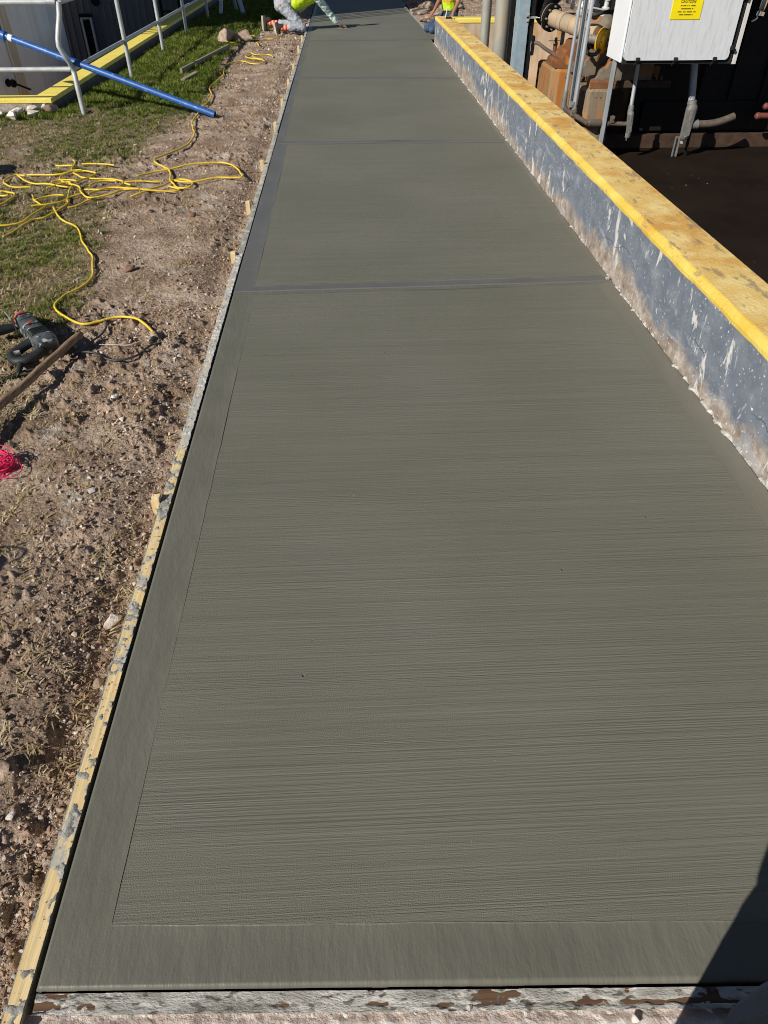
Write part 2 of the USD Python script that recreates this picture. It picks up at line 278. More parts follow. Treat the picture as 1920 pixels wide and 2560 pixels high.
# painted containment wall: blue grey paint worn to brown concrete at the foot, scuffs, cracks
graph('wall_paint', {
    'g': ('geometry', {}), 's': ('separate_xyz', {}), 'n1': ('noise_texture', {'scale': 3.2, 'detail': 8, 'roughness': 0.68}), 'n1b': ('noise_texture', {'scale': 0.5, 'detail': 2}),
    'zz': ('math', {'math_type': 'multiply_add', 'value2': -0.38}), 'zc': ('math', {'math_type': 'multiply_add', 'value2': -0.42}), 'wm': ('map_range', {'from_min': -0.315, 'from_max': -0.245, 'to_min': 1, 'to_max': 0, 'clamp': True}),
    'pn': ('noise_texture', {'scale': 7, 'detail': 12, 'roughness': 0.74}), 'pr': ('rgb_ramp', {'ramp': [(0.35, (0.110, 0.130, 0.165)), (0.58, (0.165, 0.187, 0.222)), (0.78, (0.30, 0.31, 0.32))]}),
    'bn': ('noise_texture', {'scale': 11, 'detail': 8, 'roughness': 0.7}), 'br': ('rgb_ramp', {'ramp': [(0.3, (0.15, 0.112, 0.085)), (0.5, (0.30, 0.245, 0.20)), (0.7, (0.52, 0.47, 0.42))]}),
    'x1': ('mix_color', {}),
    'm2': ('mapping', {'scale': (1, 3.4, 1.7), 'rotation': (0.10, 0, 0)}), 'n2': ('noise_texture', {'scale': 2.0, 'detail': 8, 'roughness': 0.7, 'distortion': 0.6}), 'r2': ('map_range', {'from_min': 0.585, 'from_max': 0.61, 'clamp': True, 'to_max': 0.9}), 'x2': ('mix_color', {'b': (0.60, 0.585, 0.55)}),
    'm3': ('mapping', {'scale': (1, 1.0, 3.2), 'rotation': (-0.22, 0, 0)}), 'n3': ('noise_texture', {'scale': 2.6, 'detail': 9, 'roughness': 0.72, 'distortion': 0.8}), 'r3': ('map_range', {'from_min': 0.55, 'from_max': 0.63, 'clamp': True, 'to_max': 0.45}), 'x3': ('mix_color', {'b': (0.38, 0.42, 0.47)}),
    'n4': ('noise_texture', {'scale': 70, 'detail': 2.5}), 'r4': ('map_range', {'from_min': 0.675, 'from_max': 0.705, 'clamp': True}), 'x4': ('mix_color', {'b': (0.70, 0.69, 0.66)}),
    'mc': ('mapping', {'scale': (0, 1, 0)}), 'nc': ('noise_texture', {'scale': 1.1, 'detail': 9, 'roughness': 0.62}), 'ca': ('math', {'math_type': 'multiply_add', 'value2': -0.5}), 'cb': ('math', {'math_type': 'add', 'value2': 0.055}), 'cd': ('math', {'math_type': 'absolute'}),
    'r5': ('map_range', {'from_min': 0.0012, 'from_max': 0.0030, 'to_min': 0.9, 'to_max': 0, 'clamp': True}), 'nk': ('noise_texture', {'scale': 2.3, 'detail': 3}), 'rk': ('map_range', {'from_min': 0.5, 'from_max': 0.58, 'clamp': True}), 'km': ('math', {'math_type': 'multiply'}), 'x5': ('mix_color', {'b': (0.035, 0.033, 0.03)}),
    'b': ('bump', {'strength': 1.0, 'distance': 0.006}), 'p': ('principled_bsdf', {'roughness': 0.7, 'specular_ior_level': 0.35})},
    [('g.position', 's.vector'), ('g.position', 'n1.vector'), ('g.position', 'n1b.vector'), ('n1.fac', 'zz.value1'), ('s.z', 'zz.value3'), ('n1b.fac', 'zc.value1'), ('zz.value', 'zc.value3'), ('zc.value', 'wm.value'),
     ('g.position', 'pn.vector'), ('pn.fac', 'pr.fac'), ('g.position', 'bn.vector'), ('bn.fac', 'br.fac'), ('wm.result', 'x1.fac'), ('pr.color', 'x1.a'), ('br.color', 'x1.b'),
     ('g.position', 'm2.vector'), ('m2.vector', 'n2.vector'), ('n2.fac', 'r2.value'), ('r2.result', 'x2.fac'), ('x1.result', 'x2.a'),
     ('g.position', 'm3.vector'), ('m3.vector', 'n3.vector'), ('n3.fac', 'r3.value'), ('r3.result', 'x3.fac'), ('x2.result', 'x3.a'),
     ('g.position', 'n4.vector'), ('n4.fac', 'r4.value'), ('r4.result', 'x4.fac'), ('x3.result', 'x4.a'),
     ('g.position', 'mc.vector'), ('mc.vector', 'nc.vector'), ('nc.fac', 'ca.value1'), ('s.z', 'ca.value3'), ('ca.value', 'cb.value1'), ('cb.value', 'cd.value1'), ('cd.value', 'r5.value'), ('g.position', 'nk.vector'), ('nk.fac', 'rk.value'), ('r5.result', 'km.value1'), ('rk.result', 'km.value2'), ('km.value', 'x5.fac'), ('x4.result', 'x5.a'), ('x5.result', 'p.base_color'),
     ('n2.fac', 'b.height'), ('b.normal', 'p.normal')])
def yellow(name, base, light, rust, dark, t_rust, t_dark):
    graph(name, {'g': ('geometry', {}), 'n1': ('noise_texture', {'scale': 5, 'detail': 7, 'roughness': 0.65}), 'r': ('rgb_ramp', {'ramp': [(0.35, base), (0.65, light)]}),
        'n2': ('noise_texture', {'scale': 2.3, 'detail': 8, 'roughness': 0.7}), 'r2': ('map_range', {'from_min': t_rust, 'from_max': t_rust + 0.13, 'clamp': True, 'to_max': 0.8}), 'x2': ('mix_color', {'b': rust}),
        'm3': ('mapping', {'scale': (14, 5, 14)}), 'n3': ('noise_texture', {'scale': 1.0, 'detail': 6, 'roughness': 0.7}), 'r3': ('map_range', {'from_min': t_dark, 'from_max': t_dark + 0.06, 'clamp': True, 'to_max': 0.7}), 'x3': ('mix_color', {'b': dark}),
        'nb': ('noise_texture', {'scale': 60, 'detail': 6}), 'b': ('bump', {'strength': 1.0, 'distance': 0.004}), 'p': ('principled_bsdf', {'roughness': 0.75, 'specular_ior_level': 0.3})},
        [('g.position', 'n1.vector'), ('n1.fac', 'r.fac'), ('g.position', 'n2.vector'), ('n2.fac', 'r2.value'), ('r2.result', 'x2.fac'), ('r.color', 'x2.a'), ('g.position', 'm3.vector'), ('m3.vector', 'n3.vector'), ('n3.fac', 'r3.value'), ('r3.result', 'x3.fac'), ('x2.result', 'x3.a'), ('x3.result', 'p.base_color'),
         ('g.position', 'nb.vector'), ('nb.fac', 'b.height'), ('b.normal', 'p.normal')])
yellow('worn_yellow', (0.66, 0.44, 0.125), (0.77, 0.60, 0.26), (0.55, 0.26, 0.045), (0.24, 0.18, 0.125), 0.48, 0.555)
yellow('lip_yellow', (0.60, 0.41, 0.06), (0.70, 0.53, 0.13), (0.50, 0.27, 0.04), (0.28, 0.21, 0.12), 0.55, 0.60)
yellow('clean_yellow', (0.72, 0.58, 0.10), (0.80, 0.66, 0.16), (0.60, 0.46, 0.10), (0.5, 0.4, 0.15), 0.72, 0.72)
simple('pit_concrete', (0.40, 0.29, 0.19), (0.52, 0.42, 0.31), 3, 0.9, bump=0.005, stretch=(4, 4, 1), c3=(0.42, 0.21, 0.06), s3=1.2, t3=(0.52, 0.66))
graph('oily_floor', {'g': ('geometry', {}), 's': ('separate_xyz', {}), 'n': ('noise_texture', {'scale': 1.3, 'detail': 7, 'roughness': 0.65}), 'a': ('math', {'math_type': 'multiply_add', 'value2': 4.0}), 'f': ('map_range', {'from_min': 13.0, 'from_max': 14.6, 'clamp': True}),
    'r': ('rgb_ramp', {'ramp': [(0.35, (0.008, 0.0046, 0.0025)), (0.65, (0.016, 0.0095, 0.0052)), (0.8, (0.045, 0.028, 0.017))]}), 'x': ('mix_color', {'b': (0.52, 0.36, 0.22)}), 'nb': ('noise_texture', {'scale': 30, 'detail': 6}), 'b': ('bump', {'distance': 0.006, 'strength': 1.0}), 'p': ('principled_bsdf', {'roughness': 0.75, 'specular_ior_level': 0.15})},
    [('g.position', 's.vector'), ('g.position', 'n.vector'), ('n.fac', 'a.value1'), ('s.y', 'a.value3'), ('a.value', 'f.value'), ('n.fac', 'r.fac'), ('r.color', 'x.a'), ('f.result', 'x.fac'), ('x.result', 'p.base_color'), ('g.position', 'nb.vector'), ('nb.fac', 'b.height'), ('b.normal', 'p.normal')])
simple('galvanised', (0.30, 0.32, 0.335), (0.44, 0.46, 0.475), 12, 0.5, 0.35, bump=0.0008, stretch=(1, 1, 0.2))
simple('galvanised_old', (0.23, 0.235, 0.21), (0.34, 0.33, 0.28), 9, 0.6, 0.25, stretch=(1, 1, 0.25), c3=(0.34, 0.25, 0.15), s3=4, t3=(0.55, 0.72))
simple('rail_grey', (0.34, 0.365, 0.37), (0.46, 0.48, 0.48), 9, 0.5, 0.2, c3=(0.42, 0.33, 0.25), s3=3, t3=(0.62, 0.75))
simple('cast_grey', (0.14, 0.137, 0.127), (0.20, 0.193, 0.175), 20, 0.65, 0.2, bump=0.001)
simple('fitting_brown', (0.085, 0.067, 0.053), (0.135, 0.105, 0.08), 20, 0.75, 0.1, bump=0.001)
simple('steel_blue_grey', (0.20, 0.27, 0.32), (0.26, 0.33, 0.37), 9, 0.5, 0.0, bump=0.0008, c3=(0.15, 0.2, 0.23), s3=30, t3=(0.62, 0.7))
simple('black_paint', (0.006, 0.006, 0.007), (0.010, 0.010, 0.011), 8, 0.6, spec=0.2)
simple('black_rubber', (0.012, 0.012, 0.013), (0.022, 0.022, 0.023), 18, 0.6, bump=0.0008, spec=0.3)
simple('deep_shade_black', (0.005, 0.005, 0.005), (0.012, 0.010, 0.008), 6, 0.6, bump=0.002, spec=0.25)
simple('rust_block', (0.25, 0.17, 0.085), (0.36, 0.125, 0.02), 2.6, 0.85, bump=0.004, stretch=(5, 5, 0.7), lo=0.42, hi=0.58, c3=(0.16, 0.10, 0.06), s3=5, t3=(0.58, 0.7))
simple('rust_stone', (0.25, 0.195, 0.125), (0.16, 0.12, 0.08), 5, 0.85, bump=0.005, stretch=(4, 4, 0.9), c3=(0.34, 0.15, 0.05), s3=3, t3=(0.55, 0.7))
simple('rust_casting', (0.24, 0.085, 0.024), (0.12, 0.062, 0.035), 7, 0.7, 0.1, bump=0.003, c3=(0.52, 0.22, 0.04), s3=5, t3=(0.56, 0.68))
simple('casting_tan', (0.19, 0.16, 0.115), (0.12, 0.09, 0.065), 8, 0.8, bump=0.003, c3=(0.36, 0.14, 0.04), s3=4, t3=(0.54, 0.68))
simple('brown_steel', (0.030, 0.017, 0.010), (0.065, 0.035, 0.02), 7, 0.8, bump=0.002)
simple('red_pipe', (0.12, 0.035, 0.026), (0.16, 0.05, 0.035), 8, 0.6)
simple('insulation_tan', (0.42, 0.30, 0.175), (0.29, 0.23, 0.16), 4, 0.8, bump=0.003, c3=(0.36, 0.28, 0.19), s3=6, t3=(0.58, 0.7))
simple('silver_paint', (0.55, 0.55, 0.55), (0.70, 0.70, 0.69), 14, 0.45, 0.3, bump=0.006, bscale=25, c3=(0.10, 0.09, 0.08), s3=8, t3=(0.60, 0.68))
simple('guard_yellow', (0.78, 0.40, 0.02), (0.84, 0.46, 0.03), 8, 0.45)
simple('chrome', (0.75, 0.75, 0.76), None, 8, 0.12, 1.0)
simple('enclosure_white', (0.53, 0.555, 0.575), (0.59, 0.605, 0.62), 6, 0.5, stretch=(9, 9, 1.3), c3=(0.45, 0.46, 0.465), s3=4, t3=(0.52, 0.76))
simple('enclosure_side', (0.70, 0.715, 0.74), (0.74, 0.755, 0.775), 5, 0.45)
simple('enclosure_grey', (0.50, 0.48, 0.45), (0.62, 0.60, 0.57), 10, 0.6, stretch=(6, 6, 0.8))
simple('sign_yellow', (0.76, 0.61, 0.0), (0.82, 0.66, 0.004), 6, 0.5)
simple('sign_ink', (0.10, 0.075, 0.01), None, 6, 0.6)
simple('blue_paint', (0.014, 0.075, 0.27), (0.02, 0.10, 0.34), 10, 0.42, c3=(0.16, 0.30, 0.52), s3=32, t3=(0.62, 0.70), spec=0.5)
simple('white_tape', (0.68, 0.70, 0.70), (0.75, 0.76, 0.76), 20, 0.6)
simple('cord_yellow', (0.74, 0.54, 0.04), (0.62, 0.42, 0.04), 9, 0.5, c3=(0.50, 0.34, 0.06), s3=24, t3=(0.62, 0.72))
simple('cord_black', (0.03, 0.032, 0.036), (0.05, 0.052, 0.056), 20, 0.5)
simple('pink_string', (0.85, 0.03, 0.16), (0.75, 0.02, 0.12), 60, 0.7)
simple('tool_black', (0.022, 0.026, 0.028), (0.075, 0.085, 0.09), 14, 0.38, bump=0.0006, c3=(0.34, 0.35, 0.35), s3=24, t3=(0.56, 0.64))
simple('tool_grip', (0.010, 0.011, 0.012), (0.025, 0.027, 0.03), 14, 0.6)
simple('tool_red', (0.55, 0.06, 0.05), (0.62, 0.13, 0.11), 30, 0.5)
simple('tool_steel', (0.45, 0.46, 0.47), (0.3, 0.3, 0.3), 30, 0.4, 0.7)
timber('handle_wood', (0.15, 0.085, 0.045), (0.33, 0.225, 0.135), 'y', (0.36, 0.27, 0.17), 0.62)
simple('shade_concrete', (0.07, 0.06, 0.05), (0.12, 0.105, 0.09), 5, 0.9, bump=0.004)  # shade of the left wall's outer face is mixed into this colour
simple('tank_white', (0.60, 0.60, 0.58), (0.66, 0.66, 0.64), 2, 0.6, stretch=(2, 2, 0.15), c3=(0.50, 0.49, 0.46), s3=3, t3=(0.55, 0.75))
simple('tank_seam', (0.44, 0.38, 0.26), (0.52, 0.46, 0.34), 4, 0.7, stretch=(4, 4, 0.4))
simple('siding_dark', (0.15, 0.15, 0.155), (0.19, 0.19, 0.195), 3, 0.7, stretch=(3, 3, 0.3))
simple('white_frame', (0.60, 0.60, 0.58), None, 4, 0.6)
simple('sawhorse_grey', (0.40, 0.45, 0.52), (0.48, 0.53, 0.6), 8, 0.6)
simple('jeans_pale', (0.36, 0.39, 0.44), (0.27, 0.29, 0.33), 12, 0.9, bump=0.003, bscale=60, c3=(0.18, 0.18, 0.18), s3=9, t3=(0.58, 0.72))
simple('jeans_blue', (0.022, 0.042, 0.085), (0.055, 0.095, 0.165), 14, 0.9, bump=0.003, bscale=60)
simple('trousers_dark', (0.05, 0.066, 0.10), (0.062, 0.08, 0.115), 9, 0.9, bump=0.002)
simple('shirt_mint', (0.58, 0.70, 0.64), (0.46, 0.60, 0.55), 8, 0.9, bump=0.003, bscale=30)
simple('shirt_black', (0.010, 0.010, 0.012), (0.018, 0.018, 0.02), 8, 0.9)
simple('jacket_dark', (0.03, 0.033, 0.04), (0.045, 0.05, 0.055), 8, 0.9, bump=0.003)
simple('vest_yellow', (0.46, 0.66, 0.015), (0.58, 0.76, 0.025), 8, 0.75, bump=0.003, bscale=30)
simple('vest_orange', (0.85, 0.23, 0.04), None, 8, 0.75)
simple('vest_silver', (0.42, 0.44, 0.46), (0.5, 0.52, 0.54), 20, 0.4, 0.3)
simple('skin', (0.26, 0.115, 0.065), (0.30, 0.14, 0.085), 12, 0.6)
simple('hair_dark', (0.015, 0.012, 0.010), (0.03, 0.022, 0.017), 60, 0.7)
simple('boot_tan', (0.028, 0.018, 0.013), (0.05, 0.035, 0.026), 14, 0.85, bump=0.002)
simple('boot_sole', (0.60, 0.55, 0.48), (0.48, 0.43, 0.37), 16, 0.8)
graph('striped_sock', {'g': ('geometry', {}), 'm': ('mapping', {'scale': (1, 1, 1)}), 'w': ('wave_texture', {'scale': 4.6, 'bands_direction': 'x', 'distortion': 0.6}), 'r': ('rgb_ramp', {'ramp': [(0.0, (0.60, 0.03, 0.04)), (0.48, (0.60, 0.03, 0.04)), (0.52, (0.75, 0.36, 0.20)), (1, (0.75, 0.36, 0.20))]}), 'p': ('principled_bsdf', {'roughness': 0.9})},
      [('g.position', 'm.vector'), ('m.vector', 'w.vector'), ('w.fac', 'r.fac'), ('r.color', 'p.base_color')])
simple('orange_patch', (0.85, 0.28, 0.04), None, 8, 0.8)
simple('bucket_black', (0.02, 0.02, 0.02), None, 8, 0.5)

# ------------------------------------------------------------------ the ground and the concrete walk
def smoothstep(a, b, x):
    t = np.clip((np.asarray(x, float) - a) / (b - a), 0, 1); return t * t * (3 - 2 * t)
def P3(x, y, z=0.0):
    x, y = np.broadcast_arrays(np.asarray(x, float), np.asarray(y, float)); return np.stack([x, y, np.full_like(x, z)], -1)
def hz(x, y):
    """height of the soil left of the walk"""
    x, y = np.broadcast_arrays(np.asarray(x, float), np.asarray(y, float)); p = P3(x, y)
    z = -0.035 + 0.05 * (fbm(p * 1.3, 3, 3) - 0.5) + 0.03 * (fbm(p * 5, 3, 5) - 0.5)
    clod = np.clip(fbm(p * 19, 3, 9) - 0.53, 0, 1) * (0.12 + 0.88 * smoothstep(0.46, 0.66, fbm(p * 1.3, 3, 21)))
    z = z + 0.105 * clod + 0.010 * (fbm(p * 45, 2, 11) - 0.5)
    z = z - 0.03 * np.exp(-((x + 0.84) / 0.10) ** 2) + 0.02 * np.exp(-((x + 1.05) / 0.15) ** 2) * fbm(p * 2, 2, 33)
    return z - 0.03 * smoothstep(-3.25, -3.5, x) * smoothstep(10.3, 11.3, y) - 0.04 * smoothstep(9.4, 10.0, y) * smoothstep(-3.3, -3.6, x)
GB_Y = np.array([-2, 2.6, 2.9, 3.2, 3.5, 3.95, 4.4, 4.75, 5.3, 5.7, 6.7, 7.3, 7.8, 8.4, 9.6, 10.7, 12.5, 14, 16.9, 20, 40])
GB_X = np.array([-1.62, -1.55, -1.48, -1.52, -1.56, -1.62, -1.52, -1.52, -1.70, -1.84, -1.85, -1.88, -1.92, -2.0, -1.72, -1.80, -1.80, -1.85, -1.72, -1.2, -1.0])
def cover(x, y):
    """how grassy the soil is"""
    x, y = np.broadcast_arrays(np.asarray(x, float), np.asarray(y, float)); p = P3(x, y)
    b = np.interp(y, GB_Y, GB_X) + 0.35 * (fbm(p * 2.2, 3, 40) - 0.5)
    c = smoothstep(0.0, 0.35, b - x)
    patch = smoothstep(0.36, 0.58, fbm(p * 1.5, 3, 44))
    near = smoothstep(9.2, 7.0, y)
    return c * (1 - near * (1 - 0.15 - 0.85 * patch) * 0.9)

from shapely.geometry import Polygon, box as sbox
gp = Polygon(sbox(-150, -150, 150, 150).exterior.coords, [sbox(1.86, -4.1, 11.2, 15.58).exterior.coords, sbox(-40, 10.33, -3.75, 32).exterior.coords])
gm = trimesh.creation.extrude_polygon(gp, 0.05, engine='earcut'); gm.apply_translation([0, 0, -0.21])
g = usdkit.mesh(stage, uname('/World', 'ground'), gm, mats['base_soil']); tag(g, 'bare brown earth around the site', 'ground', kind='structure')

ys = np.exp(np.linspace(math.log(0.55), math.log(33.0), 1350)) - 1.0
us = np.linspace(0, 1, 330) ** 1.25
left = -(1.5 + 0.36 * ys); left = np.where(ys > 10.2, np.maximum(left, -3.66), left); left = np.where((ys > 9.2) & (ys <= 10.2), np.maximum(left, -5.6), left)
X = -0.785 + us[None, :] * (left[:, None] + 0.785); Y = np.repeat(ys[:, None], len(us), 1)
Z = hz(X, Y)
i, j = np.meshgrid(np.arange(len(ys) - 1), np.arange(len(us) - 1), indexing='ij'); k = i * len(us) + j
q = np.stack([k, k + 1, k + len(us) + 1, k + len(us)], -1).reshape(-1, 4)
f = np.vstack([q[:, [0, 1, 2]], q[:, [0, 2, 3]]])[:, ::-1]
v = np.stack([X, Y, Z], -1).reshape(-1, 3)
g = usdkit.mesh(stage, uname('/World', 'soil'), (v, f), mats['soil_material'], True)
UsdGeom.PrimvarsAPI(g).CreatePrimvar('cover', Sdf.ValueTypeNames.FloatArray, 'vertex').Set(Vt.FloatArray.FromNumpy((0.8 * cover(v[:, 0], v[:, 1])).astype(np.float32)))
tag(g, 'dug brown soil and worn lawn left of the new concrete', 'soil', kind='structure')
def far_soil(u, w):
    x = 1.74 + 9 * u ** 1.3; y = 15.85 + 17 * w
    x = x + np.where(y < 17.8, 0.0, 0)
    return np.stack([x, y, -0.04 + 0.10 * (fbm(P3(x, y) * 1.5, 4, 71) - 0.45) + 0.05 * (fbm(P3(x, y) * 8, 3, 72) - 0.5)], -1)
v, f = grid(far_soil, 260, 320)
g = usdkit.mesh(stage, uname('/World', 'soil'), (v, f), mats['soil_material'], True)
UsdGeom.PrimvarsAPI(g).CreatePrimvar('cover', Sdf.ValueTypeNames.FloatArray, 'vertex').Set(Vt.FloatArray.FromNumpy(np.zeros(len(v), np.float32)))
tag(g, 'rough brown earth beyond the containment wall', 'soil', kind='structure')

walk = thing('concrete_walk', 'fresh grey concrete walk with brushed panels and smooth edges', 'pavement', kind='structure')
def quad(c, u, w):
    """bilinear over corners near-left, near-right, far-left, far-right"""
    a, b, d, e = (np.array(p, float) for p in c); u = u[..., None]; w = w[..., None]
    return (a * (1 - u) + b * u) * (1 - w) + (d * (1 - u) + e * u) * w
LX, RX = -0.740, 1.686
def xl(y): return np.interp(y, [0, 30], [-0.738, -0.745])
joints = [((0.556, 0.468), None), ((4.342, 4.410), 1), ((8.170, 8.150), 1), ((12.05, 11.98), 1), ((16.19, 16.19), 1), ((20.1, 20.1), 1), ((24.1, 24.1), 1), ((28, 28), 1), ((32, 32), 1)]
def strip_profile(inner, outer, n=40, z0=-0.0016, r=0.013, drop=0.11, lip=0.0012):
    r = EDGE_R
    """a trowelled strip between two lines, with a rounded outer edge and a side going down; inner, outer: (n, 2) arrays"""
    rows = []
    d = outer - inner; L = np.linalg.norm(d, axis=1, keepdims=True); t = d / L
    prof = [(0, lip), (0.004, z0), (0.35, z0 - 0.0006), (0.7, z0)] 
    for s, z in prof:
        jit = 0.001 + 0.0055 * (fbm(np.hstack([inner * 9, np.zeros((len(inner), 1))]), 4, 57)[:, None] - 0.35)
        xy = inner + d * s if s > 0.004 else inner + t * (s - jit)
        rows.append(np.hstack([xy, np.full((len(xy), 1), z)]))
    for a in np.linspace(0, np.pi / 2, 6):
        xy = outer - t * r * (1 - math.sin(a)); rows.append(np.hstack([xy, np.full((len(xy), 1), z0 - r * (1 - math.cos(a)))]))
    rows.append(np.hstack([outer, np.full((len(outer), 1), -drop)]))
    rows = np.stack(rows); rows[:, :, 2] += 0.0022 * (fbm(rows * 4.0, 2, 55) - 0.5) * (rows[:, :, 2:3].mean() > -1)
    m, n_ = rows.shape[:2]; i, j = np.meshgrid(np.arange(m - 1), np.arange(n_ - 1), indexing='ij'); k = i * n_ + j
    q = np.stack([k, k + n_, k + n_ + 1, k + 1], -1).reshape(-1, 4)
    return rows.reshape(-1, 3), np.vstack([q[:, [0, 1, 2]], q[:, [0, 2, 3]]])
def fix_up(m):
    v, f = m; n = np.cross(v[f[:, 1]] - v[f[:, 0]], v[f[:, 2]] - v[f[:, 0]])
    return (v, f[:, ::-1]) if n[:, 2].sum() < 0 else (v, f)
EDGE_R = 0.013
for kx_ in range(len(joints) - 1):
    EDGE_R = 0.013 if kx_ == 0 else 0.009
    (a0, a1), (b0, b1) = joints[kx_][0], joints[kx_ + 1][0]
    g0 = 0.0 if kx_ == 0 else 0.002
    c = [(LX, a0 + g0), (RX, a1 + g0), (LX, b0 - 0.002), (RX, b1 - 0.002)]
    ml, mr = (0.135, 0.115) if kx_ == 0 else (0.075 + 0.05 * (kx_ == 1), 0.05)
    mn, mf = (0.122, 0.062) if kx_ == 0 else (0.080, 0.06)
    inn = [(c[0][0] + ml, c[0][1] + mn), (c[1][0] - mr, c[1][1] + mn), (c[2][0] + ml, c[2][1] - mf), (c[3][0] - mr, c[3][1] - mf)]
    def field(u, w):
        xy = quad(inn, u, w); z = 0.0035 * (fbm(P3(xy[..., 0], xy[..., 1]) * 1.6, 3, 61) - 0.5)
        return np.concatenate([xy, z[..., None]], -1)
    pn = part('panel', fix_up(grid(field, 60, 90)), mats['broomed_concrete'], walk, True)
    t = np.linspace(0, 1, 400)[:, None]
    L = lambda p, q_: np.array(p) * (1 - t) + np.array(q_) * t
    wob = lambda a, sd: a + 0.004 * (np.stack([fbm(np.hstack([a * 3, np.zeros((len(a), 1))]), 3, sd)] * 2, 1) - 0.5)
    edge_mat = mats['trowelled_concrete'] if kx_ == 0 else mats['trowelled_wet_concrete']
    part('trowelled_edge', fix_up(strip_profile(L((inn[0][0], inn[0][1]), inn[2]), L(c[0], c[2]))), edge_mat, pn, 35)
    part('trowelled_edge', fix_up(strip_profile(L(inn[1], inn[3]), L(c[1], c[3]), z0=-0.0006, lip=-0.0003)), mats['trowelled_dry_concrete'], pn, 35)
    part('trowelled_edge', fix_up(strip_profile(L(inn[0], inn[1]), L(c[0], c[1]))), edge_mat, pn, 35)
    part('trowelled_edge', fix_up(strip_profile(L(inn[2], inn[3]), L(c[2], c[3]))), mats['trowelled_concrete'], pn, 35)
part('panel', fix_up(grid(lambda u, w: np.stack([1.688 + 1.1 * u, 16.3 + 1.42 * w, -0.004 + 0 * u], -1), 6, 6)), mats['broomed_concrete'], walk)
part('base', box(LX + 0.02, RX - 0.02, 0.58, 31.9, -0.155, -0.02), mats['trowelled_concrete'], walk)

def crust(x0, x1, y0, y1, zt, amp, thr, seed, nx, ny, bias=None, sc=26, ax=1.0):
    """lumps of set mortar lying on a surface: a sheet that only rises above it here and there"""
    def fn(u, w):
        x = x0 + (x1 - x0) * u; y = (y0(x) if callable(y0) else y0) + ((y1(x) if callable(y1) else y1) - (y0(x) if callable(y0) else y0)) * w
        n = fbm(P3(x * ax, y) * sc, 4, seed) + 0.5 * (fbm(P3(x, y) * 2.2, 2, seed + 9) - 0.5) - thr
        if bias is not None: n = n + bias(x, y, u, w)
        return np.stack([x, y, zt + np.clip(n, -0.05, 0.2) * amp], -1)
    return fix_up(grid(fn, nx, ny))

# pebbles stuck in or lying on the slab
bits = []
for _ in range(45):
    x, y = rng.uniform(-0.6, 1.5), rng.uniform(0.7, 4.2) if rng.random() < 0.8 else rng.uniform(4.5, 9)
    s = rng.uniform(0.002, 0.0055)
    bits.append(at(rock(int(rng.integers(1e6)), (s * 1.5, s, s * 0.6), sub=0), (x, y, 0.001), rng.uniform(0, 6)))
tag(usdkit.mesh(stage, uname('/World', 'grit'), cat_(*bits), mats['mortar_grey']), 'specks of grit lying on the fresh concrete', 'grit', kind='stuff')

# old pavement and the form board at the near end
fy = lambda x: 0.526 - 0.0385 * x - 0.003
def pave(u, w):
    x = -0.80 + 3.2 * u; y = (fy(x) - 0.033) - 1.1 * (1 - w)
    p = P3(x, y); z = -0.022 + 0.010 * (fbm(p * 9, 4, 81) - 0.5) + 0.009 * (fbm(p * 40, 3, 82) - 0.5) - 0.008 * smoothstep(0.03, 0.0, (fy(x) - 0.033) - y)
    return np.stack([x, y, z], -1)
g = usdkit.mesh(stage, uname('/World', 'pavement'), fix_up(grid(pave, 520, 180)), mats['old_pavement_material'], True); tag(g, 'rough pale old pavement in front of the new slab', 'pavement', kind='structure')
fb = thing('form_board', 'brown splattered form board across the near end of the slab', 'board', group=None)
xs = (-0.735, 2.2)
part('plank', hull([(x, fy(x) - d, z) for x in xs for d in (0, 0.032) for z in (-0.14, -0.010)]), mats['brown_timber'], fb)
part('mortar_smear', crust(-0.735, 2.2, lambda x: fy(x) - 0.042, lambda x: fy(x) - 0.001, -0.0112, 0.026, 0.36, 90, 1500, 26, bias=lambda x, y, u, w: 0.14 * smoothstep(-0.62, -0.45, x) + 0.10 * smoothstep(0.45, 0.7, w) - (0.10 + 0.07 * smoothstep(0.2, 0.6, x)) * np.exp(-((w - 0.36) / 0.13) ** 2), sc=46, ax=0.35), mats['mortar_dirty'], fb, True)
bits = []
for _ in range(110):
    x = rng.uniform(-0.7, 1.7); s = rng.uniform(0.004, 0.018) * (0.6 + rng.random())
    bits.append(at(rock(int(rng.integers(1e6)), (s * 1.4, s, s * 0.8), sub=1), (x, fy(x) - 0.035 + rng.normal(0, 0.006), -0.014 + rng.uniform(-0.006, 0.004)), rng.uniform(0, 6)))
part('mortar_crumbs', cat_(*bits), mats['mortar'], fb, kind='stuff')
single('stone', at(rock(412, (0.030, 0.026, 0.02)), (0.565, fy(0.565) - 0.056, -0.015), 0.5), mats['rock_white'], 'small pale stone on the old pavement below the near form board', 'stone', smooth=35)

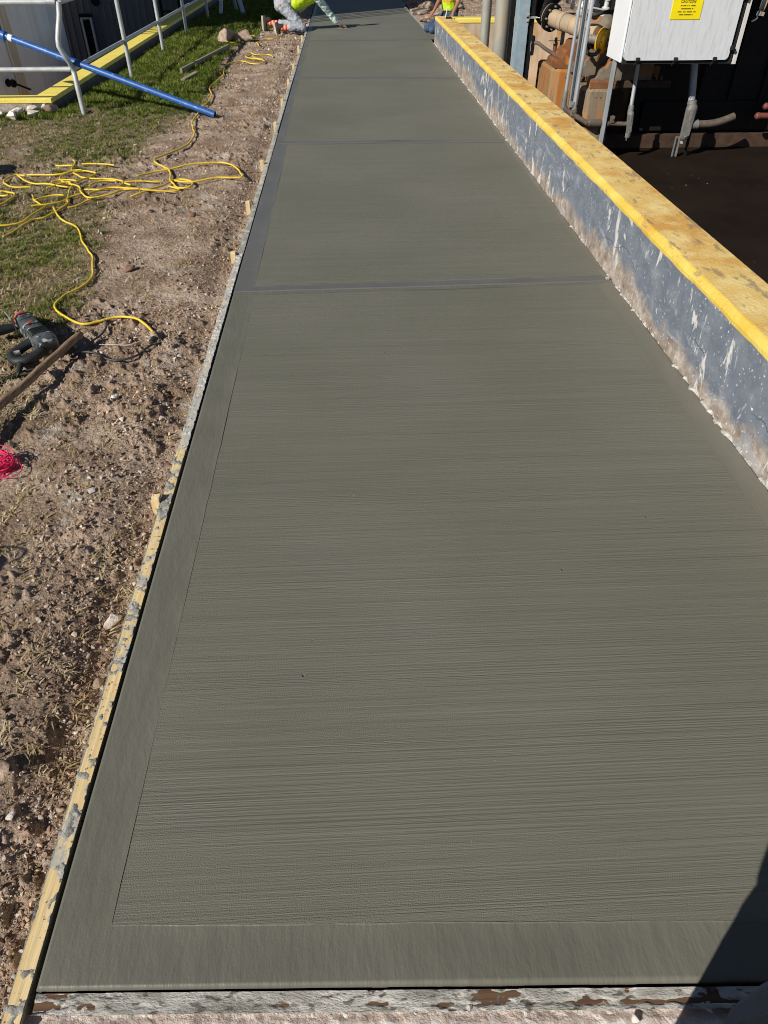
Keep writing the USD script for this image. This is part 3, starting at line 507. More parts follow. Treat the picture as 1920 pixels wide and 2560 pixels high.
# timber forms along the left edge
edges = [(0.20, 2.62), (2.62, 5.02), (5.02, 8.65), (8.65, 12.3), (12.3, 15.9), (15.9, 20.0)]
flab = ['pale pine form board nearest the camera along the slab edge', 'mortar smeared form board beside the brushed first panel', 'grey form board between the first joint and the tangle of yellow cord',
        'grey form board beside the second joint and third panel', 'thin far form board beside the blue pipe end and stakes', 'farthest form board beside the kneeling man in jeans']
for n_, ((y0, y1), lb) in enumerate(zip(edges, flab)):
    t = thing('form_board', lb, 'board', (-0.77, y0, 0))
    o = 0.003 * ((n_ * 7) % 3 - 1); top = -0.003 + 0.003 * (n_ % 2)
    bm = grid(lambda u, w: np.stack([-0.7885 + o + 0.038 * u + 0.004 * np.sin(w * 3 + n_), y0 + 0.004 + (y1 - y0 - 0.008) * w, top + 0 * u + 0.002 * (fbm(P3(u * 3, w * 60), 2, n_) - 0.5)], -1), 6, 60)
    side = hull([(-0.7885 + o + 0.038 * a, y, z) for a in (0.03, 0.97) for y in (y0 + 0.004, y1 - 0.004) for z in (-0.085, top - 0.003)])
    part('plank', cat_(fix_up(bm), side), mats['pine' if n_ == 0 else 'pine_grey'], t)
    cov = (0.10, 0.17, 0.26, 0.28, 0.28, 0.26)[n_]
    nb = 44 if n_ == 0 else 24
    part('mortar_smear', crust(-0.7905 + o, -0.7485 + o, y0 + 0.01, y1 - 0.01, top - 0.0015, 0.026, 0.60, 100 + n_, 16, int((y1 - y0) * 240), bias=lambda x, y, u, w: cov * (0.15 + 1.15 * u), sc=(44 if n_ < 2 else 26)), mats['mortar_grey' if n_ != 1 else 'mortar'], t, True)
stk = [(-0.812, 2.265, 0.018, 'split pale stake at the near form board beside the grey stones'), (-0.813, 4.98, 0.02, 'pale stake where the tool cord ends, outside the form'), (-0.822, 6.10, 0.03, 'short stake beside the empty soil right of the yellow cord'),
       (-0.812, 7.37, 0.028, 'stake level with the loop of yellow cord at the form'), (-0.806, 9.05, 0.025, 'stake just short of the second joint'), (-0.812, 10.40, 0.025, 'stake beside the third panel past the second joint'),
       (-0.812, 11.80, 0.025, 'stake just short of the third joint'), (-0.806, 13.20, 0.03, 'low pale stake past the third joint'), (-0.815, 15.10, 0.05, 'tall bright stake before the kneeling man'), (-0.812, 16.55, 0.05, 'farthest stake at the kneeling man\'s knee')]
for n_, (x, y, h, lb) in enumerate(stk):
    w = 0.019; hs = -0.0445
    s = hull([(x - w, y - w, -0.2), (x + w, y - w, -0.2), (x - w, y + w, -0.2), (x + w, y + w, -0.2), (x - w * 0.9, y - w * 0.9, h - 0.012), (x + w * 0.9, y - w, h), (x - w * 0.9, y + w, h - 0.004), (x + w, y + w * 0.8, h + 0.004)])
    single('wooden_stake', s, mats['pine_stake'], lb, 'stake', 'stakes along the left form')
rf = thing('form_board', 'mortar covered form board at the far right edge of the walk', 'board')
part('plank', hull([(1.715, 17.72, z) for z in (-0.1, 0.012)] + [(1.755, 17.72, z) for z in (-0.1, 0.012)] + [(1.60, 22.6, z) for z in (-0.1, 0.012)] + [(1.64, 22.6, z) for z in (-0.1, 0.012)]), mats['mortar_grey'], rf)
part('plank', hull([(1.757, y, z) for y in (17.72, 17.75) for z in (-0.1, 0.012)] + [(2.2, y, z) for y in (17.72, 17.75) for z in (-0.1, 0.012)]), mats['mortar'], rf)

# ------------------------------------------------------------------ right: containment wall and its pit
WX, TH = 1.690, 0.300
def FL(y): return -0.60 + 0.02 * (np.asarray(y, float) - 9.5)
wt = lambda y: 0.468 - 0.0040 * (np.asarray(y, float) - 2.0)
cw = thing('containment_wall', 'long low wall, worn grey blue paint with broad yellow top, beside the walk', 'wall', (1.84, 7, 0))
def wall_face(u, w):
    y = -4.0 + 19.75 * u; z = -0.16 + (wt(y) - 0.036 + 0.16) * w
    return np.stack([WX + 0.004 * (fbm(np.stack([y * 3, z * 3, 0 * y], -1), 4, 5) - 0.5), y, z], -1)
fv, ff = grid(wall_face, 500, 14)
part('wall', cat_((fv, ff), box(WX + 0.01, WX + TH, -4.0, 15.748, -0.90, 0.40)), mats['wall_paint'], cw)
def cope(u, w):
    y = -4.0 + 19.752 * u; top = wt(y)
    k = np.array([(-0.003, -0.050), (-0.004, -0.032), (0.001, -0.022), (0.018, -0.004), (0.026, 0.0), (0.15, 0.002), (0.29, 0.0), (TH + 0.002, -0.010), (TH + 0.002, -0.07)])
    idx = np.round(w * 8).astype(int); dx, dz = k[idx, 0], k[idx, 1]
    p = np.stack([y, 0 * y, 0 * y], -1)
    dz = dz + np.where(idx == 0, 0.015 * (fbm(p * 6, 4, 7) - 0.5), 0) + np.where((idx == 2) | (idx == 3), 0.007 * (fbm(p * 7 + idx[..., None], 3, 8) - 0.5), 0)
    dx = dx + np.where((idx == 3) | (idx == 4), 0.010 * (fbm(p * 4, 3, 17) - 0.5), 0)
    return np.stack([WX + dx, y, top + dz], -1)
cv, cf = grid(cope, 800, 9)
lipf = np.tile(np.arange(799 * 8) % 8 < 4, 2)
part('coping', (cv, cf[~lipf]), mats['worn_yellow'], cw)
part('coping_lip', (cv, cf[lipf]), mats['lip_yellow'], cw)
part('coping', box(WX - 0.002, WX + TH + 0.001, 15.7485, 15.754, 0.30, 0.412), mats['lip_yellow'], cw)
part('mortar_line', crust(1.660, 1.692, -1.0, 15.7, -0.012, 0.10, 0.56, 130, 12, 2600, bias=lambda x, y, u, w: -0.23 + 0.33 * u, sc=22), mats['mortar_dirty'], cw, True)
single('concrete_lump', at(rock(77, (0.05, 0.06, 0.03), 0.25), (1.668, 4.43, 0.006)), mats['mortar_grey'], 'small dark lump of concrete at the joint by the wall foot', 'concrete', smooth=35)
bw = thing('containment_wall', 'far cross wall of the pit, tan concrete with yellow top', 'wall', (5, 15.6, 0))
part('wall', box(1.992, 11.2, 15.45, 15.75, -0.60, 0.325), mats['pit_concrete'], bw)
part('coping', box(1.9925, 11.2, 15.447, 15.753, 0.327, 0.405, 0.012), mats['clean_yellow'], bw)
part('wall', box(10.9, 11.2, -4.0, 15.44, -0.90, 0.40), mats['pit_concrete'], bw)
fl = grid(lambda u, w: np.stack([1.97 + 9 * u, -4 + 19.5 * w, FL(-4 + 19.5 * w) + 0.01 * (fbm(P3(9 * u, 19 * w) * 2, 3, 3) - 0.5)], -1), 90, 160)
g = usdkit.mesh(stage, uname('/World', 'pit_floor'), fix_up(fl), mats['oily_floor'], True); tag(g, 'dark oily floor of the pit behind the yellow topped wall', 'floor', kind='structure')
bits = []
for _ in range(48):
    x, y = rng.uniform(2.7, 5.2), rng.uniform(4.2, 9.3); s = rng.choice([0.008, 0.011, 0.016, 0.026], p=[.4, .35, .18, .07])
    bits.append(at(rock(int(rng.integers(1e6)), (s * 1.3, s, s * .7), sub=0), (x, y, FL(y).item() + 0.008), rng.uniform(0, 6)))
tag(usdkit.mesh(stage, uname('/World', 'debris'), cat_(*bits), mats['rock_white']), 'white crumbs scattered over the dark pit floor', 'debris', kind='stuff')

# poles and column
def pole(x, y, r, mat, label):
    zb = FL(y).item(); t = thing('steel_pole', label, 'pole', (x, y, zb))
    part('pipe', rod((x, y, zb), (x, y, 2.6), r, 28), mats[mat], t, 40)
    part('base_plate', box(x - r * 1.8, x + r * 1.8, y - r * 1.8, y + r * 1.8, zb + 0.004, zb + 0.02, 0.004), mats[mat], t)
pole(2.095, 12.55, 0.072, 'galvanised_old', 'thinner grey steel pole, left of the two behind the wall')
pole(2.150, 11.55, 0.102, 'galvanised_old', 'thick grey steel pole between the thinner pole and the blue grey column')
col = thing('steel_column', 'blue grey steel I column beside the thick pole', 'column', (2.33, 11.1, -0.5))
part('flange', box(2.255, 2.395, 11.0, 11.016, -0.565, 2.6, 0.002), mats['steel_blue_grey'], col)
part('flange', box(2.255, 2.395, 11.20, 11.216, -0.565, 2.6, 0.002), mats['steel_blue_grey'], col)
part('web', box(2.320, 2.330, 11.017, 11.199, -0.565, 2.6), mats['steel_blue_grey'], col)
part('base_plate', box(2.22, 2.43, 10.97, 11.25, -0.568, -0.55, 0.003), mats['steel_blue_grey'], col)
ch = thing('cable_channel', 'black steel channel clamped to the right side of the blue grey column', 'channel', (2.45, 11.05, 0))
part('channel', cat_(box(2.402, 2.475, 11.03, 11.04, -0.45, 2.4), box(2.402, 2.408, 11.04, 11.12, -0.45, 2.4), box(2.469, 2.475, 11.04, 11.12, -0.45, 2.4)), mats['black_paint'], ch)
part('clamp', cat_(box(2.36, 2.50, 10.985, 10.998, 0.80, 0.825, 0.003), box(2.36, 2.40, 10.985, 10.998, 0.765, 0.86, 0.003)), mats['galvanised'], ch)
part('bolt', cat_(rod((2.38, 10.985, 0.845), (2.38, 10.955, 0.845), 0.008), rod((2.38, 10.985, 0.78), (2.38, 10.955, 0.78), 0.008), rod((2.49, 10.985, 0.812), (2.53, 10.965, 0.812), 0.006)), mats['galvanised'], ch)
part('box', box(2.44, 2.50, 10.96, 11.02, 0.40, 0.62, 0.012), mats['black_paint'], ch)
part('label_strip', box(2.445, 2.450, 10.955, 10.959, 0.45, 0.56), mats['vest_silver'], ch)
bc = thing('black_post', 'black strip standing for the shaded gap between the thick pole and the blue grey column', 'post', (2.2, 11.9, -0.5))  # black strip in place of the shadowed recess left of the column
part('post', box(2.30, 2.40, 11.95, 11.99, -0.56, 2.5, 0.003), mats['black_paint'], bc)
part('edge_angle', box(2.296, 2.304, 11.93, 11.945, -0.56, 2.5), mats['galvanised'], bc)

# control cabinet
en = thing('control_cabinet', 'weathered white control cabinet with yellow caution sign and latched door', 'cabinet', (3.8, 9.6, 0.5))
part('body', box(3.165, 4.455, 9.452, 9.98, 0.515, 1.80, 0.006), mats['enclosure_side'], en)
part('gasket', box(3.185, 4.47, 9.428, 9.451, 0.505, 1.79), mats['black_rubber'], en)
def rr(x0, x1, z0, z1, r, y0, y1, n=6):
    pts = []
    for cx, cz, a0 in ((x1 - r, z1 - r, 0), (x0 + r, z1 - r, 90), (x0 + r, z0 + r, 180), (x1 - r, z0 + r, 270)):
        for a in np.linspace(a0, a0 + 90, n): pts.append((cx + r * math.cos(math.radians(a)), cz + r * math.sin(math.radians(a))))
    return hull([(x, y, z) for x, z in pts for y in (y0 + 0.003, y1)] + [(x0 + r + (x - x0 - r) * 0.997, y0, z0 + r + (z - z0 - r) * 0.997) for x, z in pts])
part('door', rr(3.185, 4.405, 0.545, 1.77, 0.045, 9.395, 9.4275), mats['enclosure_white'], en, 30)
part('side_flange', box(4.474, 4.525, 9.43, 9.96, 0.495, 1.80, 0.004), mats['enclosure_grey'], en)
for x in (3.35, 3.79, 4.245):
    lt = part('latch', cat_(box(x - 0.022, x + 0.022, 9.383, 9.396, 0.538, 0.575, 0.003), beam((x - 0.005, 9.395, 0.545), (x - 0.022, 9.415, 0.492), 0.016, 0.006), rod((x - 0.02, 9.389, 0.540), (x + 0.02, 9.389, 0.540), 0.005, 8)), mats['black_rubber'], en)
for z in (0.66, 1.14):
    part('latch', cat_(box(4.392, 4.43, 9.383, 9.396, z - 0.022, z + 0.022, 0.003), beam((4.42, 9.395, z), (4.468, 9.41, z - 0.03), 0.02, 0.03)), mats['black_rubber'], en)
for z in (0.62, 0.95, 1.3): part('hinge', rod((3.18, 9.40, z), (3.18, 9.40, z + 0.09), 0.006, 8), mats['enclosure_side'], en)
sg = part('caution_sign', box(3.620, 3.958, 9.388, 9.3935, 0.930, 1.165, 0.002), mats['sign_yellow'], en)
tm = meshkit.text_mesh('CAUTION', 0.026, 0.001, bold=True)
tb = tm.bounds
tv = np.array(tm.vertices); tv = np.stack([tv[:, 0] - tb[:, 0].mean() + 3.79, 9.3872 - tv[:, 2] * 1.0, tv[:, 1] + 1.082], 1)
part('lettering', (tv, np.array(tm.faces)), mats['sign_ink'], sg)
bits = []
r2 = np.random.default_rng(5)
for z, x0, x1 in ((1.052, 3.712, 3.872), (1.024, 3.724, 3.858), (0.996, 3.692, 3.888), (0.970, 3.716, 3.864)):
    x = x0
    while x < x1:
        w = r2.uniform(0.003, 0.007)
        if r2.random() > 0.16: bits.append(box(x, x + w, 9.3866, 9.3876, z, z + 0.011))
        x += w + 0.0022
part('small_print', cat_(*bits), mats['sign_ink'], sg)
for x, z in ((3.635, 1.15), (3.943, 1.15)): part('rivet', lathe((x, 9.388, z), (0, -1, 0), [(0, 0.008), (0.004, 0.007), (0.006, 0.0)], 10), mats['galvanised'], sg)
part('leg', cat_(box(3.17, 3.175, 9.68, 9.721, -0.60, 0.514), box(3.175, 3.211, 9.68, 9.685, -0.60, 0.514), box(3.175, 3.211, 9.716, 9.721, -0.60, 0.514)), mats['galvanised'], en)
part('leg', box(3.232, 3.24, 9.74, 9.78, -0.60, 0.514), mats['cast_grey'], en)
part('leg', box(4.40, 4.43, 9.92, 9.95, -0.60, 0.514), mats['black_paint'], en)

# conduits
def bk(m):
    """set the fittings half a metre deeper into the pit, clear of the cabinet side"""
    v, f = va(m); return (v - [0, 0, 1.8]) * 1.054 + [0, 0, 1.8], f
c1 = thing('conduit', 'thin galvanised conduit rising left of the strut before the pump', 'conduit', (2.55, 9.3, 0))
part('pipe', bk(rod((2.548, 9.3, 0.24), (2.575, 9.3, 1.75), 0.019, 14)), mats['galvanised'], c1, 40)
part('coupling', bk(lathe((2.548, 9.3, 0.27), (-0.02, 0, -1), [(0, 0.021), (0.01, 0.029), (0.16, 0.030), (0.19, 0.024)], 14)), mats['cast_grey'], c1, 40)
c2_ = thing('conduit', 'galvanised conduit fixed on a slotted strut left of the cabinet', 'conduit', (2.65, 9.3, 0))
part('strut', bk(cat_(box(2.605, 2.61, 9.28, 9.33, 0.03, 1.75), box(2.61, 2.65, 9.325, 9.33, 0.03, 1.75), box(2.65, 2.655, 9.28, 9.33, 0.03, 1.75))), mats['galvanised'], c2_)
part('pipe', bk(rod((2.672, 9.285, 0.05), (2.700, 9.285, 1.75), 0.022, 14)), mats['galvanised'], c2_, 40)
part('coupling', bk(lathe((2.672, 9.285, 0.10), (0, 0, -1), [(0, 0.024), (0.01, 0.033), (0.07, 0.033), (0.08, 0.026)], 14)), mats['cast_grey'], c2_, 40)
part('bracket', bk(cat_(box(2.60, 2.66, 9.26, 9.278, 0.10, 0.16, 0.003), rod((2.63, 9.26, 0.13), (2.63, 9.25, 0.13), 0.01))), mats['galvanised_old'], c2_)
run = thing('conduit_run', 'brown bent conduit fittings running low behind the wall to the cabinet foot', 'conduit', (2.9, 9.25, 0))
part('pipe', bk(tube(smooth_path([(2.545, 9.3, 0.13), (2.575, 9.29, 0.075), (2.66, 9.26, 0.03), (2.83, 9.2, -0.055)]), 0.028, 12)), mats['fitting_brown'], run, 40)
part('elbow', bk(lathe((2.83, 9.2, -0.055), (0.9, 0.18, -0.03), [(0, 0.030), (0.02, 0.042), (0.14, 0.045), (0.19, 0.034)], 14)), mats['fitting_brown'], run, 40)
part('pipe', bk(rod((3.0, 9.235, -0.062), (3.311, 9.241, -0.074), 0.024, 12)), mats['fitting_brown'], run, 40)
part('tee', bk(cat_(box(2.62, 2.70, 9.23, 9.31, 0.0, 0.075, 0.014), lathe((3.04, 9.236, -0.064), (1, 0.02, -0.04), [(0, 0.034), (0.05, 0.034)], 12))), mats['fitting_brown'], run)
part('clamp', bk(cat_(box(3.10, 3.15, 9.20, 9.27, -0.055, 0.015, 0.004), rod((3.125, 9.20, -0.005), (3.125, 9.18, -0.005), 0.010))), mats['fitting_brown'], run)
def lb_body(t, a, b, r, mat):
    """an inspection elbow: oval body with a screwed cover and hub"""
    a, b = np.array(a, float), np.array(b, float); d = (b - a) / np.linalg.norm(b - a)
    part('elbow_body', limbs([(a, r * 0.8, b, r)], 0.015), mats[mat], t, True)
    s = np.cross(d, [0, 1, 0]); s /= np.linalg.norm(s)
    cv_ = [a * (1 - q) + b * q + s * e * r * 0.72 + np.array([-0.25, -1.0, 0]) * (r * 0.86) for q, e in ((0.06, -1), (0.06, 1), (0.94, -1), (0.94, 1), (-0.04, 0), (1.05, 0))]
    part('cover', hull(cv_ + [p + np.array([0, 0.02, 0]) for p in cv_]), mats['cast_grey'], t)
    for q in (0.0, 1.0):
        c = a * (1 - q) + b * q + np.array([-0.25, -1.0, 0]) * (r * 0.88); part('screw', lathe(c, (-0.2, -1, 0), [(0, 0.007), (0.004, 0.006)], 8), mats['galvanised'], t)
c3 = thing('conduit', 'short conduit with grey inspection elbow just right of the cabinet leg', 'conduit', (3.52, 9.75, 0))
part('pipe', rod((3.513, 9.746, -0.065), (3.513, 9.81, 0.514), 0.023, 14), mats['galvanised'], c3, 40)
lb_body(c3, (3.537, 9.736, -0.265), (3.519, 9.736, -0.065), 0.042, 'cast_grey')
part('coupling', lathe((3.515, 9.757, 0.029), (0, -0.1, -1), [(0, 0.027), (0.008, 0.034), (0.10, 0.036)], 14), mats['cast_grey'], c3, 40)
part('plug', cat_(lathe((3.534, 9.736, -0.275), (0, 0, -1), [(0, 0.036), (0.05, 0.032)], 10), lathe((3.523, 9.725, -0.328), (0, 0, -1), [(0, 0.010), (0.03, 0.007)], 8)), mats['cast_grey'], c3)
c4 = thing('conduit', 'large conduit under the cabinet with grey inspection elbow and brown side pipe', 'conduit', (4.3, 9.85, 0))
part('pipe', rod((4.308, 9.85, -0.02), (4.243, 9.935, 0.514), 0.042, 16), mats['galvanised'], c4, 40)
part('coupling', lathe((4.307, 9.85, 0.064), (0.0, -0.1, -1), [(0, 0.044), (0.008, 0.054), (0.05, 0.059)], 16), mats['cast_grey'], c4, 40)
lb_body(c4, (4.303, 9.83, -0.333), (4.314, 9.83, -0.03), 0.069, 'cast_grey')
part('side_hub', lathe((4.35, 9.84, -0.208), (1, 0, 0.02), [(0, 0.052), (0.09, 0.054), (0.10, 0.042)], 14), mats['cast_grey'], c4, 40)
part('side_pipe', tube(smooth_path([(4.434, 9.84, -0.206), (4.622, 9.85, -0.202), (4.758, 9.861, -0.176), (4.904, 9.882, -0.129)]), 0.044, 14), mats['fitting_brown'], c4, 40)
part('foot_strut', cat_(box(4.22, 4.225, 9.86, 9.90, -0.59, -0.354), box(4.225, 4.272, 9.895, 9.90, -0.59, -0.354), box(4.272, 4.277, 9.86, 9.90, -0.59, -0.354)), mats['cast_grey'], c4)
part('bolt', lathe((4.287, 9.84, -0.412), (-0.1, -1, 0), [(0, 0.018), (0.02, 0.018), (0.021, 0.010), (0.05, 0.010)], 8), mats['galvanised'], c4)

# pump and its plinths
def plinth(x0, x1, y0, y1, z1, mat, label):
    t = thing('pump_plinth', label, 'plinth', ((x0 + x1) / 2, (y0 + y1) / 2, -0.5)); c = 0.05
    pts = [(x, y, z) for z, k in ((-0.6, -0.01), (z1 - 0.03, 0), (z1, 0.025)) for x, y in ((x0 + k + 0.085, y0 + k), (x1 - k, y0 + k), (x0 + k, y0 + k + 0.13), (x0 + k, y1 - k), (x1 - k, y1 - k))]
    part('block', hull(pts), mats[mat], t)
    for q in (0.25, 0.5, 0.8): part('bolt_stub', rod((x0 + 0.09 + q * (x1 - x0 - .1), y0 - 0.004, z1 - 0.09), (x0 + 0.09 + q * (x1 - x0 - .1), y0 + 0.02, z1 - 0.09), 0.008, 8), mats['brown_steel'], t)
    return t
plinth(2.655, 3.08, 10.42, 11.3, 0.315, 'rust_block', 'orange rust streaked plinth standing farther back, beside the steel column')
plinth(2.915, 3.26, 9.80, 10.42 - 0.01, 0.195, 'rust_stone', 'grey brown stained plinth in front, half behind the cabinet leg')
pu = thing('pump', 'rusty pump casting with stepped feet, wrapped pipe and yellow coupling guard', 'pump', (3.2, 10.4, 0.2))
def stepped(dx, dz, y0, y1, mat, x1=3.75):
    pf = [(2.985, .197), (2.985, .262), (3.01, .285), (3.065, .29), (3.085, .312), (3.10, .355), (3.13, .385), (3.165, .392), (3.19, .41), (3.205, .45), (3.24, .472), (x1 - dx, .472), (x1 - dx, .197)]
    pg = trimesh.creation.extrude_polygon(Polygon(pf), y1 - y0, engine='earcut'); w = np.array(pg.vertices)
    return part('casting_foot', (np.stack([w[:, 0] + dx, y1 - w[:, 2], w[:, 1] + dz], 1), np.array(pg.faces)), mats[mat], pu)
stepped(0.0, 0.0, 9.90, 10.0, 'casting_tan')
stepped(0.03, 0.01, 10.0, 10.12, 'rust_casting')
stepped(-0.10, 0.075, 10.20, 10.29, 'casting_tan')
stepped(-0.13, 0.10, 10.35, 10.75, 'casting_tan', 3.6)
stepped(-0.30, 0.125, 10.50, 10.95, 'rust_casting', 3.2)
part('casting_pad', hull([(x, y, z) for z, k in ((0.197, 0), (0.26, 0.004), (0.282, 0.03)) for x in (2.985 + k, 3.33 - k) for y in (9.83 + k, 9.895)]), mats['rust_casting'], pu)
part('bed_beam', box(3.26, 3.98, 9.84, 9.90, 0.197, 0.275, 0.008), mats['brown_steel'], pu)
for x in (3.70, 3.80, 3.86): part('stud', rod((x, 9.87, 0.27), (x, 9.87, 0.33 - 0.1 * (x - 3.7)), 0.009, 8), mats['casting_tan'], pu)
part('casing', limbs([((3.05, 10.6, 0.50), 0.16, (3.45, 10.5, 0.52), 0.20), ((3.2, 10.55, 0.60), 0.14, (3.3, 10.6, 0.78), 0.10)], 0.04), mats['casting_tan'], pu, True)
ax = np.array([0.42, -0.78, -0.10]); ax /= np.linalg.norm(ax); ps = np.array([2.72, 11.05, 0.80])
part('wrapped_pipe', lathe(ps, ax, [(0, 0.085), (0.01, 0.098), (0.16, 0.098), (0.165, 0.103), (0.24, 0.103), (0.245, 0.098), (0.40, 0.098), (0.405, 0.103), (0.55, 0.101), (0.60, 0.098), (0.85, 0.092)], 26), mats['insulation_tan'], pu, 40)
for d in (0.165, 0.245, 0.405): part('band', ring_tube(ps + ax * d, ax, 0.102, 0.0035, 26, 6), mats['cast_grey'], pu)
part('flange', lathe(ps - ax * 0.03, ax, [(-0.045, 0.10), (-0.045, 0.15), (-0.012, 0.15), (-0.012, 0.155), (0.028, 0.155), (0.028, 0.09)], 28), mats['black_paint'], pu, 40)
part('flange_ring', ring_tube(ps - ax * 0.055, ax, 0.146, 0.006, 28, 8), mats['insulation_tan'], pu)
for a in np.arange(0, 2 * np.pi, np.pi / 4):
    A = np.cross(ax, [0, 0, 1]); A /= np.linalg.norm(A); B = np.cross(ax, A); c = ps + 0.125 * (math.cos(a) * A + math.sin(a) * B)
    part('bolt', rod(c - ax * 0.09, c + ax * 0.03, 0.012, 8), mats['cast_grey'], pu)
part('elbow', tube(smooth_path([tuple(ps - ax * 0.08), tuple(ps - ax * 0.18 + [0, 0, 0.02]), tuple(ps - ax * 0.22 + [0.02, 0.02, 0.14]), (2.80, 11.3, 1.10), (2.95, 11.4, 1.5), (3.05, 11.45, 1.9)]), 0.125, 18), mats['black_paint'], pu, 40)
ga = np.array([0.80, -0.55, -0.15]); ga /= np.linalg.norm(ga)
gd = part('coupling_guard', lathe((3.12, 10.24, 0.655), ga, [(0, 0.04), (0.0, 0.120), (0.012, 0.127), (0.05, 0.129), (0.062, 0.112), (0.066, 0.129), (0.10, 0.129), (0.11, 0.10)], 26), mats['guard_yellow'], pu, 40)
part('strap', beam((3.155, 10.14, 0.60), (3.110, 10.13, 0.46), 0.020, 0.006, (0, 1, 0)), mats['guard_yellow'], gd)
for a in np.arange(0, 2 * np.pi, np.pi / 5):
    A = np.cross(ga, [0, 0, 1]); A /= np.linalg.norm(A); B = np.cross(ga, A); c = np.array([3.12, 10.24, 0.655]) + ga * 0.08 + 0.128 * (math.cos(a) * A + math.sin(a) * B)
    part('rivet', lathe(c, c - np.array([3.12, 10.24, 0.655]) - ga * 0.08, [(0, 0.008), (0.004, 0.006)], 6), mats['brown_steel'], gd)
part('shaft', rod((3.02, 10.30, 0.66), (3.4, 10.06, 0.61), 0.05, 16), mats['cast_grey'], pu, 40)
part('hose', tube(smooth_path([(2.95, 10.3, 0.86), (2.99, 10.2, 0.90), (3.10, 10.18, 0.93), (3.3, 10.3, 0.93)]), 0.022, 10), mats['black_rubber'], pu, True)
part('braided_hose', tube(smooth_path([(2.93, 10.15, 0.60), (2.95, 10.08, 0.545), (3.0, 10.05, 0.52), (3.07, 10.06, 0.535), (3.10, 10.1, 0.56)], 0.01), 0.022 + 0.003 * np.sin(np.arange(len(smooth_path([(2.93, 10.15, 0.60), (2.95, 10.08, 0.545), (3.0, 10.05, 0.52), (3.07, 10.06, 0.535), (3.10, 10.1, 0.56)], 0.01))) * 1.9), 10), mats['black_rubber'], pu)
part('bearing_housing', lathe((2.98, 10.45, 0.66), ga, [(0, 0.06), (0.02, 0.13), (0.09, 0.14), (0.10, 0.10), (0.16, 0.09)], 22), mats['black_paint'], pu, 40)
part('bracket', cat_(box(3.85, 3.965, 10.25, 10.27, 0.29, 0.37, 0.004), box(3.90, 3.96, 10.25, 10.268, 0.25, 0.289, 0.003)), mats['rust_casting'], pu)
sv = thing('valve_set', 'silver painted valves and caps above the wrapped pump pipe', 'valve', (3.1, 11.1, 0.9))
for (x, y, z, r, h) in ((2.98, 11.4, 0.93, 0.035, 0.20), (3.06, 11.45, 0.86, 0.03, 0.16), (3.14, 11.3, 0.80, 0.06, 0.16), (3.22, 11.2, 0.86, 0.05, 0.26), (3.32, 11.35, 0.84, 0.07, 0.24), (3.40, 11.1, 0.80, 0.05, 0.3)):
    part('valve_body', lathe((x, y, z), (0.05, -0.1, 1), [(0, r * 0.7), (0.015, r), (h * 0.35, r * 1.05), (h * 0.4, r * 0.65), (h * 0.6, r * 0.65), (h * 0.62, r * 0.95), (h * 0.8, r * 0.9), (h, r * 0.4)], 14), mats['silver_paint'], sv, 40)
part('valve_handle', tube(smooth_path([(3.05, 10.9, 0.84), (3.09, 10.88, 0.90), (3.16, 10.87, 0.92), (3.35, 10.9, 0.89)]), 0.012, 8), mats['silver_paint'], sv, True)
part('valve_base', rod((3.0, 11.5, 0.72), (3.5, 11.3, 0.72), 0.10, 18), mats['casting_tan'], sv, 40)
part('valve_base', rod((3.15, 11.3, -0.57), (3.15, 11.3, 0.80), 0.05, 14), mats['casting_tan'], sv, 40)
rp = thing('valve_riser', 'red brown riser pipe with small tap under the black elbow', 'pipe', (2.87, 11.2, -0.5))
part('pipe', rod((2.875, 11.36, -0.57), (2.875, 11.36, 0.46), 0.026, 14), mats['red_pipe'], rp, 40)
part('valve', lathe((2.875, 11.36, 0.46), (0, 0, 1), [(0, 0.02), (0.01, 0.032), (0.04, 0.03), (0.05, 0.018), (0.09, 0.022), (0.10, 0.0)], 12), mats['insulation_tan'], rp, 40)
part('valve_handle', rod((2.77, 11.34, 0.52), (2.98, 11.34, 0.52), 0.004, 6), mats['brown_steel'], rp)
gp_ = thing('standpipe', 'grey standpipe just right of the red brown riser', 'pipe', (2.94, 11.35, -0.5))
part('pipe', rod((2.955, 11.34, -0.57), (2.955, 11.34, 0.70), 0.026, 14), mats['galvanised_old'], gp_, 40)
part('foot', lathe((2.955, 11.34, 0.316), (0, 0, 1), [(0, 0.04), (0.03, 0.036), (0.04, 0.027)], 12), mats['cast_grey'], gp_, 40)
la = thing('lever_arm', 'bent brown lever pipe between the black channel and the rear plinth', 'lever', (2.65, 10.8, 0.45))
part('arm', tube(smooth_path([(2.46, 11.0, 0.545), (2.55, 10.95, 0.535), (2.62, 10.92, 0.49), (2.83, 10.85, 0.385)]), 0.022, 10), mats['fitting_brown'], la, True)
part('knob', rod((2.86, 10.72, 0.355), (2.96, 10.82, 0.36), 0.032, 14), mats['rust_stone'], la, 40)
eg = thing('engine', 'added black engine block standing for the deep shade at the back of the pit', 'engine', (5.5, 11.4, -0.5))  # added block, its black colour stands for deep shade behind the cabinet
part('block', box(3.72, 7.6, 10.46, 12.6, -0.56, 1.25, 0.03), mats['deep_shade_black'], eg)
part('cover', box(4.45, 7.4, 10.6, 12.3, 1.252, 2.2, 0.06), mats['deep_shade_black'], eg)
for x in np.arange(4.6, 7.3, 0.42): part('rib', box(x, x + 0.05, 10.42, 10.458, -0.3, 1.2, 0.006), mats['deep_shade_black'], eg)
part('sump', box(3.9, 7.4, 10.40, 10.458, -0.40, -0.05, 0.01), mats['deep_shade_black'], eg)
part('skid', box(3.24, 7.8, 10.30, 10.395, -0.585, -0.42, 0.005), mats['brown_steel'], eg)
